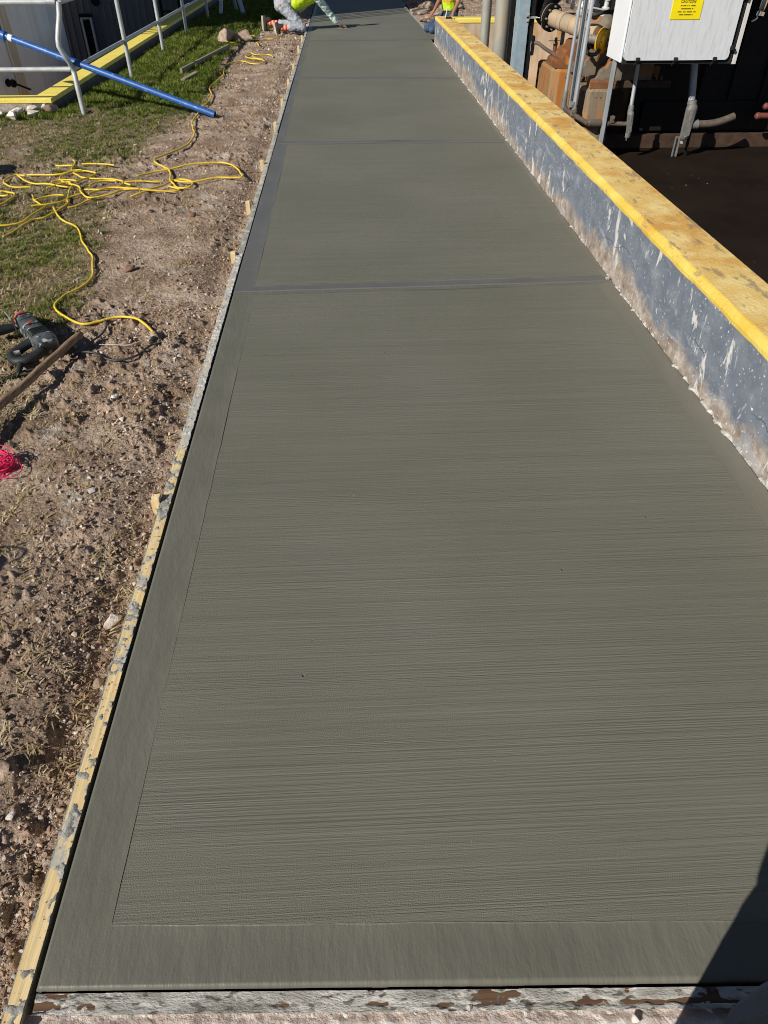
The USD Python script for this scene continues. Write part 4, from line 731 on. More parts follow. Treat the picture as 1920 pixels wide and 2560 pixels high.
part('skid_plate', hull([(3.44, 10.43, -0.35), (3.69, 10.43, -0.35), (3.44, 10.45, -0.35), (3.69, 10.45, -0.35), (3.47, 10.43, 0.06), (3.55, 10.43, 0.11), (3.62, 10.43, 0.06), (3.47, 10.45, 0.06), (3.55, 10.45, 0.11), (3.62, 10.45, 0.06)]), mats['brown_steel'], eg)  # plate outline follows a sunlit triangle, the patch of sun put into its shape
part('exhaust', cat_(lathe((5.09, 10.34, 0.86), (0.1, 0, 1), [(0, 0.035), (0.02, 0.06), (0.06, 0.06), (0.065, 0.04), (0.10, 0.045), (0.30, 0.06), (0.5, 0.05)], 18), tube(smooth_path([(5.09, 10.34, 0.88), (5.05, 10.33, 0.84), (5.0, 10.32, 0.82)]), 0.016, 10)), mats['chrome'], eg, 40)
for x, y, z, r, lb in ((5.27, 10.0, -0.15, 0.035, 'lower red brown pipe at the right edge of the pit'), (5.42, 10.15, -0.07, 0.035, 'upper dark red pipe at the right edge of the pit'), (5.53, 10.25, 0.085, 0.018, 'thin pinkish pipe above the two red pipes')):
    t = thing('red_pipe', lb, 'pipe', (x, y, z))
    part('pipe', rod((x, y, z), (x + 1.6, y, z - 0.01), r, 14), mats['red_pipe'], t, 40)
    part('end_cap', lathe((x + 0.02, y, z), (-1, 0, 0), [(0, r * 1.15), (0.03, r * 1.15), (0.05, r * 0.6)], 12), mats['red_pipe'], t, 40)

# ------------------------------------------------------------------ left: containment, tanks, railing
lw = thing('containment_wall', 'low wall with bright yellow top around the white tanks', 'wall', (-3.76, 14, 0))
ZT = 0.08
part('wall', box(-3.895, -3.645, 10.225, 26, -1.5, ZT - 0.055), mats['shade_concrete'], lw)
part('wall', box(-12, -3.90, 10.225, 10.465, -1.5, ZT - 0.055), mats['wall_paint'], lw)
def top_strip(x0, x1, y0, y1, n):
    b = box(x0, x1, y0, y1, ZT - 0.053, ZT, 0.006)
    m = trimesh.Trimesh(*b)
    for _ in range(4): m = m.subdivide()
    v = np.array(m.vertices); v += 0.010 * (fbm(v * [3, 3, 3], 3, n)[:, None] - 0.5) * [0.8, 0.3, 0.5]
    return v, np.array(m.faces)
part('coping', top_strip(-3.897, -3.642, 10.47, 26, 3), mats['clean_yellow'], lw)
part('coping', top_strip(-12, -3.643, 10.222, 10.467, 4), mats['clean_yellow'], lw)
g = usdkit.mesh(stage, uname('/World', 'pit_floor'), box(-40, -3.8, 10.3, 32, -1.55, -1.5), mats['pit_concrete']); tag(g, 'sunken concrete floor below the white tank', 'floor', kind='structure')
tk = thing('storage_tank', 'large white steel tank with rusty vertical seam', 'tank', (-9.93, 17.88, -1.5))
TC, TR = np.array([-9.93, 17.88]), 4.0
part('shell', lathe((*TC, -1.5), (0, 0, 1), [(0, TR), (9.4, TR), (9.6, TR - 0.3), (9.9, 0.5)], 120), mats['tank_white'], tk, 30)
def on_tank(px_ang, z, out=0.0): return np.array([TC[0] + (TR + out) * math.cos(px_ang), TC[1] + (TR + out) * math.sin(px_ang), z])
def tank_ang(azx):
    """angle on the shell seen along the horizontal direction x = azx * y from the walk"""
    d = np.array([azx, 1.0]); d /= np.linalg.norm(d); b = d @ TC; dd = b * b - (TC @ TC - TR * TR); t = b - math.sqrt(max(dd, 0)); p = d * t - TC; return math.atan2(p[1], p[0])
def tstrip(az, w, z0, z1, out):
    a = tank_ang(az); n = 4; th = np.linspace(a - w / TR / 2, a + w / TR / 2, n)
    return hull([on_tank(x, z, o) for x in th for z in (z0, z1) for o in (-0.02, out)])
part('seam', tstrip(-0.385, 0.16, -1.5, 7.9, 0.012), mats['tank_seam'], tk)
part('seam', tstrip(-0.392, 0.012, -1.5, 7.9, 0.02), mats['tank_seam'], tk)
part('seam', tstrip(-0.428, 0.012, -1.5, 7.9, 0.02), mats['black_paint'], tk)
for az, z, in ((-0.402, -0.62), (-0.432, -0.13), (-0.441, 0.26)):
    a = tank_ang(az); c = on_tank(a, z); o = c / 1.0; n_ = np.array([math.cos(a), math.sin(a), 0]); s_ = np.array([-n_[1], n_[0], 0])
    vp = part('drain_valve', lathe(c - n_ * 0.02, n_, [(0, 0.07), (0.02, 0.07), (0.021, 0.04), (0.14, 0.04), (0.141, 0.07), (0.17, 0.07)], 14), mats['black_paint'], tk, 40)
    part('lever', beam(c + n_ * 0.18, c + n_ * 0.2 + s_ * 0.30 + np.array([0, 0, -0.14]), 0.05, 0.03), mats['black_paint'], vp)
for x, y in ((-7.30, 14.62), (-7.02, 14.55), (-6.86, 14.36), (-6.72, 14.18)):
    part('side_pipe', rod((x, y, -1.5), (x, y, 8.3), 0.045, 10), mats['galvanised'], tk, 40)
for z in np.arange(0, 8, 0.35): part('rung', rod((-7.30, 14.62, z), (-7.02, 14.55, z), 0.018, 8), mats['galvanised'], tk)
sh = thing('metal_shed', 'dark ribbed metal building in shade behind the white tank', 'building', (-6, 24.6, -1.5))
part('wall', box(-10, -4.02, 24.6, 27.5, -1.5, 5.0), mats['siding_dark'], sh)
part('wall', box(-4.0195, -3.99, 24.55, 27.5, -1.5, 5.0), mats['siding_dark'], sh)
for x in np.arange(-9.9, -4.05, 0.19): part('rib', hull([(x - 0.03, 24.602, z) for z in (-1.5, 5)] + [(x + 0.03, 24.602, z) for z in (-1.5, 5)] + [(x - 0.012, 24.565, z) for z in (-1.5, 5)] + [(x + 0.012, 24.565, z) for z in (-1.5, 5)]), mats['siding_dark'], sh)
part('roof', hull([(x, y, z) for x in (-10.2, -3.8) for y, z in ((24.3, 5.002), (27.8, 5.002), (26, 5.8))]), mats['siding_dark'], sh)
ld = part('ladder', cat_(*[beam((x, 24.45, -1.5), (x, 24.45, 4.6), 0.05, 0.06, (0, 1, 0)) for x in (-5.05, -4.55)]), mats['black_paint'], sh)
for z in np.arange(-1.2, 4.5, 0.33): part('rung', rod((-5.05, 24.45, z), (-4.55, 24.45, z), 0.018, 8), mats['black_paint'], ld)
part('vent', lathe((-6.85, 24.57, 0.02), (0, -1, 0), [(0, 0.11), (0.05, 0.11), (0.06, 0.1)], 16), mats['black_paint'], sh)
wf = part('hatch', box(-7.31, -7.06, 24.5, 24.56, -1.5, -0.42), mats['black_paint'], sh)
part('frame', cat_(box(-7.34, -7.29, 24.44, 24.499, -1.5, -0.38), box(-7.08, -7.03, 24.44, 24.499, -1.5, -0.38), box(-7.34, -7.03, 24.44, 24.499, -0.38, -0.34)), mats['white_frame'], wf)
part('hood', box(-7.36, -7.01, 24.40, 24.56, -0.338, -0.26, 0.02), mats['black_paint'], wf)

rl = thing('pipe_railing', 'grey pipe handrail with a bent corner post above the yellow topped wall', 'railing', (-3.2, 10, 0))
PY = [9.93, 12.54, 15.05, 17.55, 20.6, 23.2]
p1 = [(-3.19, 9.93, hz(-3.19, 9.93).item() - 0.1), (-3.20, 9.95, 0.22), (-3.22, 10.0, 0.42), (-3.235, 9.93, 0.53), (-3.285, 9.90, 0.66), (-3.265, 9.95, 0.80), (-3.225, 10.0, 0.95), (-3.21, 10.02, 1.07)]
part('post', tube(smooth_path(p1, 0.05), 0.030, 16), mats['rail_grey'], rl, 40, label='bent corner post')
for y in PY[1:]: part('post', rod((-3.19, y, -0.25), (-3.205, y, 1.062), 0.030, 16), mats['rail_grey'], rl, 40)
part('rail', rod((-3.21, 10.02, 1.07), (-3.21, 23.2, 1.07), 0.030, 16), mats['rail_grey'], rl, 40)
part('rail', rod((-3.225, 10.0, 0.415), (-3.20, 23.2, 0.40), 0.026, 16), mats['rail_grey'], rl, 40)
part('rail', rod((-3.235, 10.02, 1.068), (-8.5, 10.0, 1.068), 0.030, 16), mats['rail_grey'], rl, 40)
part('rail', rod((-3.245, 10.0, 0.418), (-8.5, 9.98, 0.418), 0.028, 16), mats['rail_grey'], rl, 40)
for x in (-5.8, -8.4): part('post', rod((x, 9.98, -0.25), (x, 10.0, 1.07), 0.030, 16), mats['rail_grey'], rl, 40)
part('collar', cat_(lathe((-3.238, 10.02, 1.068), (-1, 0, 0), [(0, 0.036), (0.10, 0.036), (0.105, 0.03)], 16)), mats['galvanised'], rl, 40)
bp = thing('blue_pipe', 'long blue painted pipe propped through the railing, lower end on soil', 'pipe', (-1.56, 9.6, 0))
ba, bb = np.array([-1.555, 9.585, hz(-1.555, 9.585).item() + 0.042]), np.array([-3.262, 10.065, 0.505]); bd_ = (bb - ba) / np.linalg.norm(bb - ba)
BL = 3.6
part('pipe', tube([ba, ba + bd_ * BL], 0.036, 20), mats['blue_paint'], bp, 40)
part('end_bore', lathe(ba - bd_ * 0.001, -bd_, [(0, 0.033), (0.001, 0.033)], 16), mats['black_paint'], bp)
part('tape', lathe(ba + bd_ * 2.55, bd_, [(0, 0.0368), (0.05, 0.0368)], 20), mats['white_tape'], bp, 40)
part('collar', lathe(ba + bd_ * 2.63, bd_, [(0, 0.041), (0.01, 0.050), (0.10, 0.050), (0.11, 0.041)], 20), mats['blue_paint'], bp, 40)
part('bolt', cat_(rod(ba + bd_ * 2.68 + [0, 0, 0.03], ba + bd_ * 2.68 + [0, 0, 0.085], 0.008, 8), rod(ba + bd_ * 2.68 - [0, 0, 0.03], ba + bd_ * 2.68 - [0, 0, 0.085], 0.008, 8)), mats['blue_paint'], bp)

# rubble by the yellow wall, timber in the grass, trestle
rub = [(-3.96, 9.86, 0.16, 'white broken stone, leftmost of the rubble under the yellow wall'), (-3.82, 9.98, 0.20, 'large white stone in the middle of the rubble heap'), (-3.62, 10.0, 0.22, 'tan white stone at the right end of the rubble heap'), (-3.74, 9.76, 0.15, 'pale flat stone at the front of the rubble heap'), (-3.92, 9.62, 0.17, 'white crust lying before the rubble in the grass'), (-4.15, 9.72, 0.2, 'far left white slab piece beside the rubble'), (-3.70, 10.08, 0.13, 'small dark gapped stone touching the yellow wall')]
for n_, (x, y, s, lb) in enumerate(rub):
    single('stone', at(rock(500 + n_, (s * 1.3, s, s * 0.75), 0.2), (x, y, -0.02 + s * 0.2), n_ * 1.3), mats['rock_white' if n_ != 2 else 'rock_tan'], lb, 'stone', 'rubble stones at the yellow wall', smooth=35)
bdz = hz(-2.25, 13.8).item()
single('wooden_board', at(beam((-2.46, 12.6, bdz + 0.05), (-2.06, 15.2, bdz + 0.055), 0.035, 0.065), (0, 0, 0)), mats['old_timber'], 'long grey green board on edge in the grass by the railing', 'board')
single('wooden_board', beam((-2.34, 12.0, hz(-2.34, 12).item() + 0.03), (-2.22, 12.5, hz(-2.22, 12.5).item() + 0.05), 0.07, 0.025), mats['old_timber'], 'short pale splinter board lying before the long board', 'board')
sw = thing('sawhorse', 'grey sawhorse standing in shade behind the railing end', 'trestle', (-2.7, 22, 0))
part('leg', beam((-2.99, 21.3, -0.05), (-2.88, 21.75, 0.85), 0.07, 0.05), mats['sawhorse_grey'], sw)
part('leg', beam((-2.46, 21.6, -0.05), (-2.70, 21.8, 0.85), 0.10, 0.05), mats['sawhorse_grey'], sw)
part('leg', beam((-2.75, 22.6, -0.05), (-2.80, 22.1, 0.85), 0.07, 0.05), mats['sawhorse_grey'], sw)
part('leg', beam((-2.60, 22.7, -0.05), (-2.70, 22.2, 0.85), 0.07, 0.05), mats['sawhorse_grey'], sw)
part('beam', beam((-2.87, 21.7, 0.885), (-2.70, 22.3, 0.885), 0.12, 0.06), mats['sawhorse_grey'], sw)

# ------------------------------------------------------------------ cords
def lay(pts, r, lift=0.0, seed=0):
    p = smooth_path([(x, y, 0) for x, y in pts], 0.02); p = p.copy()
    q_ = p * 6 + seed; p[:, 0] += 0.022 * (fbm(q_, 3, seed + 3) - 0.5); p[:, 1] += 0.022 * (fbm(q_, 3, seed + 4) - 0.5)
    zz = hz(p[:, 0], p[:, 1]); k = min(15, len(p) // 2 * 2 - 1)
    if k > 2: zz = np.convolve(np.pad(zz, k // 2, 'edge'), np.ones(k) / k, 'valid')
    p[:, 2] = zz + r + 0.006 + lift * (0.3 + fbm(p * 4 + seed, 2, seed))
    return p
runs = [
 [(-2.416, 6.197), (-2.32, 5.993), (-2.214, 5.835), (-2.11, 5.72), (-2.025, 5.54), (-1.946, 5.336), (-1.872, 5.205), (-1.804, 5.049), (-1.757, 4.873), (-1.713, 4.706), (-1.711, 4.55), (-1.752, 4.452), (-1.805, 4.37), (-1.82, 4.265), (-1.798, 4.185), (-1.732, 4.094), (-1.634, 4.004), (-1.562, 3.969), (-1.484, 4.007), (-1.406, 4.056), (-1.333, 4.053), (-1.267, 4.018), (-1.195, 3.91), (-1.125, 3.79)],
 [(-2.97, 7.158), (-3.053, 7.175), (-3.099, 7.088), (-3.101, 6.987), (-3.055, 6.887), (-2.984, 6.8), (-2.915, 6.773), (-2.80, 6.782)],
 [(-3.015, 7.096), (-2.942, 6.992), (-2.818, 6.864), (-2.745, 6.824), (-2.659, 6.808), (-2.556, 6.732), (-2.495, 6.706), (-2.438, 6.692)],
 [(-2.611, 6.654), (-2.562, 6.709), (-2.482, 6.8), (-2.438, 6.786)],
 [(-2.66, 7.62), (-2.619, 7.52), (-2.596, 7.353), (-2.577, 7.271), (-2.539, 7.19), (-2.475, 7.109), (-2.411, 7.03), (-2.303, 6.987), (-2.164, 6.98), (-2.061, 6.926), (-2.01, 6.85), (-1.998, 6.741), (-2.049, 6.65), (-2.15, 6.632), (-2.24, 6.648), (-2.294, 6.65)],
 [(-2.949, 7.157), (-2.846, 7.14), (-2.672, 7.118), (-2.56, 7.165), (-2.465, 7.2), (-2.365, 7.169), (-2.309, 7.114), (-2.345, 7.014), (-2.397, 6.929), (-2.418, 6.809), (-2.424, 6.691), (-2.397, 6.53), (-2.356, 6.354), (-2.334, 6.289), (-2.341, 6.165), (-2.373, 6.066), (-2.416, 5.951), (-2.507, 5.88), (-2.533, 5.662), (-2.549, 5.576), (-2.573, 5.5)],
 [(-2.90, 5.70), (-2.676, 5.741), (-2.612, 5.774), (-2.554, 5.826), (-2.52, 5.976), (-2.473, 6.192)],
 [(-2.602, 6.323), (-2.546, 6.406), (-2.482, 6.446), (-2.398, 6.442)], [(-2.707, 6.545), (-2.636, 6.388), (-2.557, 6.279), (-2.518, 6.235)],
 [(-2.586, 6.177), (-2.546, 6.206), (-2.471, 6.243), (-2.385, 6.334), (-2.352, 6.44), (-2.282, 6.514)],
 [(-2.458, 7.199), (-2.525, 7.189), (-2.567, 7.139), (-2.601, 7.064), (-2.599, 6.988), (-2.563, 6.912), (-2.493, 6.836), (-2.431, 6.785), (-2.37, 6.735), (-2.33, 6.663), (-2.292, 6.548), (-2.241, 6.456), (-2.18, 6.399), (-2.089, 6.416), (-2.008, 6.478), (-1.96, 6.567), (-1.922, 6.614), (-1.896, 6.686), (-1.961, 6.752)],
 [(-2.195, 6.454), (-2.161, 6.519), (-2.077, 6.628), (-1.984, 6.624), (-1.899, 6.597), (-1.80, 6.583)], [(-2.306, 6.194), (-2.245, 6.243), (-2.205, 6.325), (-2.165, 6.366)],
 [(-3.15, 6.66), (-2.991, 6.615), (-2.912, 6.577), (-2.847, 6.529), (-2.824, 6.462), (-2.826, 6.333), (-2.852, 6.23), (-2.95, 6.1)], [(-3.1, 6.45), (-2.93, 6.446), (-2.889, 6.439), (-2.86, 6.447)],
 [(-2.517, 7.417), (-2.382, 7.425), (-2.2, 7.361)], [(-2.779, 7.471), (-2.712, 7.44), (-2.613, 7.422)], [(-2.269, 6.73), (-2.247, 6.825), (-2.177, 6.894), (-2.073, 6.889)], [(-2.629, 6.843), (-2.583, 6.889), (-2.504, 6.897), (-2.418, 6.881)],
 [(-1.909, 7.009), (-1.84, 7.101), (-1.778, 7.167), (-1.688, 7.205), (-1.634, 7.245), (-1.524, 7.312), (-1.411, 7.379), (-1.359, 7.391), (-1.232, 7.43), (-1.152, 7.405), (-1.08, 7.319), (-1.008, 7.159), (-0.962, 7.005), (-0.962, 6.938), (-1.057, 6.929), (-1.181, 6.921), (-1.284, 6.874), (-1.386, 6.826), (-1.49, 6.844), (-1.553, 6.873)],
 [(-1.981, 6.842), (-1.888, 6.876), (-1.761, 6.896), (-1.686, 6.919)], [(-1.966, 6.591), (-1.86, 6.586), (-1.697, 6.579), (-1.572, 6.585), (-1.492, 6.605), (-1.47, 6.641), (-1.507, 6.693), (-1.583, 6.759)], [(-1.843, 6.419), (-1.784, 6.463), (-1.727, 6.52)]]
ec = thing('extension_cord', 'yellow extension cord in a big tangle on the grass, ending at a plug', 'cord', (-2.2, 6.5, 0))
part('cord', cat_(*[tube(lay(r_, 0.0095, 0.022 * (n_ % 4) / 3 if n_ else 0.004, n_), 0.0076, 8) for n_, r_ in enumerate(runs)]), mats['cord_yellow'], ec, True)
pz = hz(-1.12, 3.77).item()
part('plug', lathe((-1.13, 3.80, pz + 0.018), (0.35, -0.93, 0.0), [(0, 0.012), (0.01, 0.019), (0.06, 0.021), (0.065, 0.016)], 12), mats['insulation_tan'], ec, 40)
part('tie', tube(lay([(-1.40, 3.68), (-1.32, 3.665), (-1.24, 3.66), (-1.16, 3.70), (-1.13, 3.76), (-1.15, 3.80), (-1.17, 3.76), (-1.13, 3.74)], 0.0018, 0.02, 3), 0.0016, 5), mats['rock_white'], ec)
ef = thing('extension_cord', 'second yellow cord trailing past the blue pipe to a far coil', 'cord', (-1.8, 11, 0))
fr = [[(-1.912, 13.337), (-1.874, 13.532), (-1.798, 13.679), (-1.713, 13.829), (-1.631, 13.799), (-1.504, 13.539), (-1.377, 13.508), (-1.324, 13.606), (-1.307, 13.732), (-1.361, 13.864), (-1.474, 13.974), (-1.572, 14.086), (-1.65, 14.224), (-1.66, 14.4), (-1.606, 14.614), (-1.529, 14.496), (-1.399, 14.518), (-1.319, 14.543), (-1.244, 14.426), (-1.201, 14.285)],
      [(-1.563, 14.414), (-1.526, 14.191), (-1.459, 14.08), (-1.363, 14.076)], [(-1.569, 15.714), (-1.647, 16.086), (-1.607, 16.361), (-1.504, 16.57), (-1.35, 16.635), (-1.2, 17.3)], [(-2.25, 16.55), (-2.24, 16.2), (-2.15, 15.95), (-2.05, 15.97)], [(-1.98, 16.1), (-1.93, 16.6), (-1.85, 16.95), (-1.75, 16.9)],
      [(-1.912, 13.337), (-1.871, 12.975), (-1.806, 12.27), (-1.882, 11.517), (-1.782, 10.943), (-1.743, 10.52), (-1.77, 10.034), (-1.765, 9.629), (-1.756, 9.17), (-1.647, 8.633), (-1.641, 8.285), (-1.713, 7.964), (-1.807, 7.724), (-1.867, 7.60), (-1.825, 7.443), (-1.737, 7.307), (-1.675, 7.219), (-1.628, 7.064), (-1.601, 6.915), (-1.556, 6.809), (-1.502, 6.705), (-1.441, 6.677), (-1.389, 6.712), (-1.38, 6.788), (-1.407, 6.866), (-1.477, 6.935), (-1.538, 6.952), (-1.588, 6.901), (-1.632, 6.749), (-1.69, 6.66), (-1.74, 6.61), (-1.879, 6.612)]]
part('cord', cat_(*[tube(lay(r_, 0.0085, 0.014 + 0.02 * (n_ == 3), n_ + 30), 0.0085, 8) for n_, r_ in enumerate(fr)]), mats['cord_yellow'], ef, True)

# breaker tool, handle, string
tl = thing('rotary_hammer', 'black rotary hammer with red trim lying on its side in the grass', 'power tool', (-1.75, 3.7, 0))
tz = hz(-1.75, 3.7).item()
A_, B_ = np.array([-1.92, 3.975, tz + 0.066]), np.array([-1.585, 3.505, tz + 0.066]); ta = (B_ - A_) / np.linalg.norm(B_ - A_); tsd = np.array([ta[1], -ta[0], 0]); tu = np.array([0, 0, 1.0])
tsd = tsd if tsd[0] < 0 else -tsd
def loc(a, s, u): return A_ + ta * a * 0.86 + tsd * s * 0.84 + tu * u * 0.88
def sect(stations, mat, name, parent=None, n=16, pw=3.2):
    """a moulded body through superelliptic sections: (along, half width, half height, side offset, up offset)"""
    t = np.linspace(0, 2 * np.pi, n, endpoint=False); c, s = np.cos(t), np.sin(t)
    ex = np.sign(c) * np.abs(c) ** (2 / pw); ey = np.sign(s) * np.abs(s) ** (2 / pw)
    rings = [np.stack([loc(a, so + w * x * 1.05, uo + h * y) for x, y in zip(ex, ey)]) for a, w, h, so, uo in stations]
    v = np.vstack(rings + [[loc(stations[0][0], stations[0][3], stations[0][4])], [loc(stations[-1][0], stations[-1][3], stations[-1][4])]]); m = len(stations); f = []
    for i in range(m - 1):
        for j in range(n):
            a, b, c_, d = i * n + j, i * n + (j + 1) % n, (i + 1) * n + (j + 1) % n, (i + 1) * n + j; f += [(a, b, c_), (a, c_, d)]
    for j in range(n): f += [((j + 1) % n, j, m * n), ((m - 1) * n + j, (m - 1) * n + (j + 1) % n, m * n + 1)]
    mesh = trimesh.Trimesh(v, f, process=False); trimesh.repair.fix_normals(mesh)
    return part(name, mesh, mats[mat], parent or tl, 40)
sect([(-0.01, .024, .024, 0, 0), (0.0, .032, .032, 0, 0), (0.06, .036, .036, 0, 0), (0.10, .046, .046, 0, 0)], 'tool_grip', 'chuck', pw=2)
part('collar', ring_tube(loc(0.035, 0, 0), ta, 0.035, 0.008, 20, 8), mats['tool_red'], tl)
sect([(0.10, .050, .050, 0, 0), (0.12, .058, .055, 0, 0), (0.30, .064, .060, 0.004, 0), (0.335, .060, .056, 0.004, 0)], 'tool_black', 'gear_housing', pw=3)
sect([(0.336, .060, .056, 0, 0), (0.36, .068, .062, -0.003, 0), (0.50, .072, .066, -0.005, 0), (0.56, .066, .060, -0.003, 0), (0.585, .050, .046, 0, 0)], 'tool_black', 'motor_housing', pw=3.4)
for a in (0.395, 0.415, 0.435, 0.455, 0.475): part('cooling_rib', tube([loc(a, s, 0.066 - 0.9 * max(0, abs(s) - 0.045)) for s in np.linspace(-0.062, 0.062, 9)], 0.0045, 6), mats['tool_grip'], tl)
for a in (0.13, 0.215, 0.315): part('seam', tube([loc(a, s, 0.0665 - 0.9 * max(0, abs(s) - 0.04)) for s in np.linspace(-0.058, 0.058, 9)], 0.0025, 6), mats['tool_grip'], tl)
for a, s in ((0.15, 0.03), (0.15, -0.03), (0.30, -0.035), (0.53, 0.03)): part('screw', lathe(loc(a, s, 0.066), (0, 0, 1), [(0, 0.006), (0.002, 0.005)], 8), mats['tool_steel'], tl)
for k_ in range(3): part('badge', beam(loc(0.275 + 0.014 * k_, -0.012 + 0.008 * k_, 0.067), loc(0.282 + 0.014 * k_, 0.012 + 0.008 * k_, 0.067), 0.005, 0.004), mats['tool_red'], tl)
part('trim', tube([loc(0.545 - 0.4 * s, s, 0.055 - 0.2 * abs(s)) for s in np.linspace(-0.01, 0.06, 6)], 0.003, 6), mats['tool_red'], tl)
hd = part('rear_handle', tube(smooth_path([loc(0.42, 0.055, 0.0), loc(0.435, 0.14, -0.02), loc(0.47, 0.205, -0.03), loc(0.55, 0.215, -0.03), loc(0.60, 0.175, -0.025), loc(0.60, 0.10, -0.015), loc(0.575, 0.03, -0.005)], 0.01), 0.025, 12), mats['tool_grip'], tl, True)
part('trigger', beam(loc(0.48, 0.175, -0.02), loc(0.54, 0.180, -0.02), 0.03, 0.03), mats['tool_black'], hd)
part('cord_boot', lathe(loc(0.60, 0.19, -0.03), ta * 0.8 + tsd * 0.5 - tu * 0.3, [(0, 0.022), (0.03, 0.016), (0.10, 0.010)], 12), mats['tool_grip'], tl, 40)
part('side_handle', lathe(loc(0.14, 0.05, 0), tsd * 1.0 - ta * 0.05, [(0, 0.018), (0.02, 0.018), (0.021, 0.050), (0.026, 0.050), (0.030, 0.022), (0.06, 0.026), (0.13, 0.028), (0.16, 0.020)], 16), mats['tool_grip'], tl, 40)
part('depth_rod', rod(loc(-0.06, 0.075, 0.03), loc(0.22, 0.075, 0.03), 0.005, 8), mats['tool_steel'], tl)
part('bit_socket', lathe(loc(-0.01, 0, 0), -ta, [(0, 0.016), (0.03, 0.014), (0.06, 0.012)], 10), mats['tool_steel'], tl)
part('power_cord', cat_(tube(lay([(-1.6, 4.07), (-1.562, 4.091), (-1.505, 4.066), (-1.456, 4.005), (-1.436, 3.94), (-1.439, 3.856), (-1.462, 3.783), (-1.50, 3.66), (-1.519, 3.55), (-1.487, 3.598), (-1.424, 3.595), (-1.333, 3.529), (-1.261, 3.508), (-1.194, 3.535), (-1.153, 3.607), (-1.117, 3.681)], 0.006, 0.008, 51), 0.006, 8),
     tube(lay([(-1.68, 3.44), (-1.752, 3.40), (-1.789, 3.345), (-1.83, 3.28), (-1.90, 3.25)], 0.006, 0.01, 52), 0.006, 8), tube(lay([(-1.62, 3.42), (-1.704, 3.383), (-1.756, 3.363), (-1.80, 3.31), (-1.87, 3.22)], 0.006, 0.01, 53), 0.006, 8)), mats['cord_black'], tl, True)
part('plug', lathe((-1.115, 3.685, pz + 0.012), (0.05, 1, 0.05), [(0, 0.010), (0.01, 0.018), (0.05, 0.019), (0.055, 0.014)], 12), mats['tool_grip'], tl, 40)
hz0 = hz(-1.6, 3.4).item()
hp = smooth_path([(-1.502, 3.745, hz0 + 0.062), (-1.545, 3.60, hz0 + 0.062), (-1.63, 3.15, hz0 + 0.072), (-1.705, 2.78, hz0 + 0.085), (-1.76, 2.5, hz0 + 0.09)], 0.02)
hr = np.full(len(hp), 0.0205); hr[:3] = (0.008, 0.016, 0.0195)
hp[:, 2] += 0.002 * np.sin(np.arange(len(hp)) * 0.4)
hw = thing('tool_handle', 'worn brown wooden tool handle lying beside the rotary hammer', 'handle', (-1.6, 3.3, 0))
part('shaft', tube(hp, hr, 16), mats['handle_wood'], hw, 50)
part('tool_head', hull([(-1.79 + a, 2.40 + b, c) for a in (-0.05, 0.05) for b in (-0.09, 0.06) for c in (-0.03, 0.10)]), mats['brown_steel'], hw)
ps_ = thing('string_ball', 'bright pink string heap with a loose loop', 'string', (-1.55, 2.55, 0))
lp = []
r3 = np.random.default_rng(12)
for n_ in range(26):
    a0 = r3.uniform(0, 6.28); R_ = r3.uniform(0.03, 0.072); t = np.linspace(0, r3.uniform(4, 8), 40); tilt = r3.uniform(-0.6, 0.6, 2); c = np.array([-1.545, 2.548]) + r3.normal(0, 0.010, 2)
    x = c[0] + R_ * np.cos(t + a0); y = c[1] + R_ * 0.9 * np.sin(t + a0)
    z = hz(-1.545, 2.548) + 0.04 + tilt[0] * (x - c[0]) + tilt[1] * (y - c[1]); lp.append(tube(np.stack([x, y, np.maximum(z, hz(x, y) + 0.003)], 1), 0.0021, 6))
part('coil', cat_(*lp), mats['pink_string'], ps_, True)
part('loop', cat_(tube(lay([(-1.566, 2.64), (-1.515, 2.625), (-1.462, 2.578), (-1.432, 2.52), (-1.435, 2.477), (-1.46, 2.455), (-1.50, 2.452), (-1.54, 2.47)], 0.0022, 0.014, 60), 0.0022, 6), tube(lay([(-1.56, 2.62), (-1.51, 2.60), (-1.485, 2.57), (-1.49, 2.53), (-1.52, 2.50)], 0.0022, 0.03, 61), 0.0022, 6)), mats['pink_string'], ps_, True)
# buckets added out of view past the left edge to cast shadows inward
def pail(x, y, r, h, label, mat):
    t = thing('pail', label, 'pail', (x, y, -0.04))
    part('bucket', lathe((x, y, -0.05), (0, 0, 1), [(0, r * 0.85), (h, r), (h, r * 0.95), (0.03, r * 0.8)], 28), mats[mat], t, 40)
    part('rim', ring_tube((x, y, -0.05 + h), (0, 0, 1), r, 0.008, 28, 8), mats[mat], t)
    th = np.linspace(0, np.pi, 20); part('handle', tube(np.stack([x + r * np.cos(th), y + 0.0 * th + 0.02, -0.05 + h + r * 0.7 * np.sin(th)], 1), 0.004, 6), mats['galvanised'], t)
pail(-1.90, 1.55, 0.15, 0.38, 'added black bucket out of view past the left edge, there to cast a shadow', 'bucket_black')
pail(-3.95, 6.85, 0.19, 0.55, 'taller added bucket out of view near the yellow cord, there to cast a shadow', 'bucket_black')

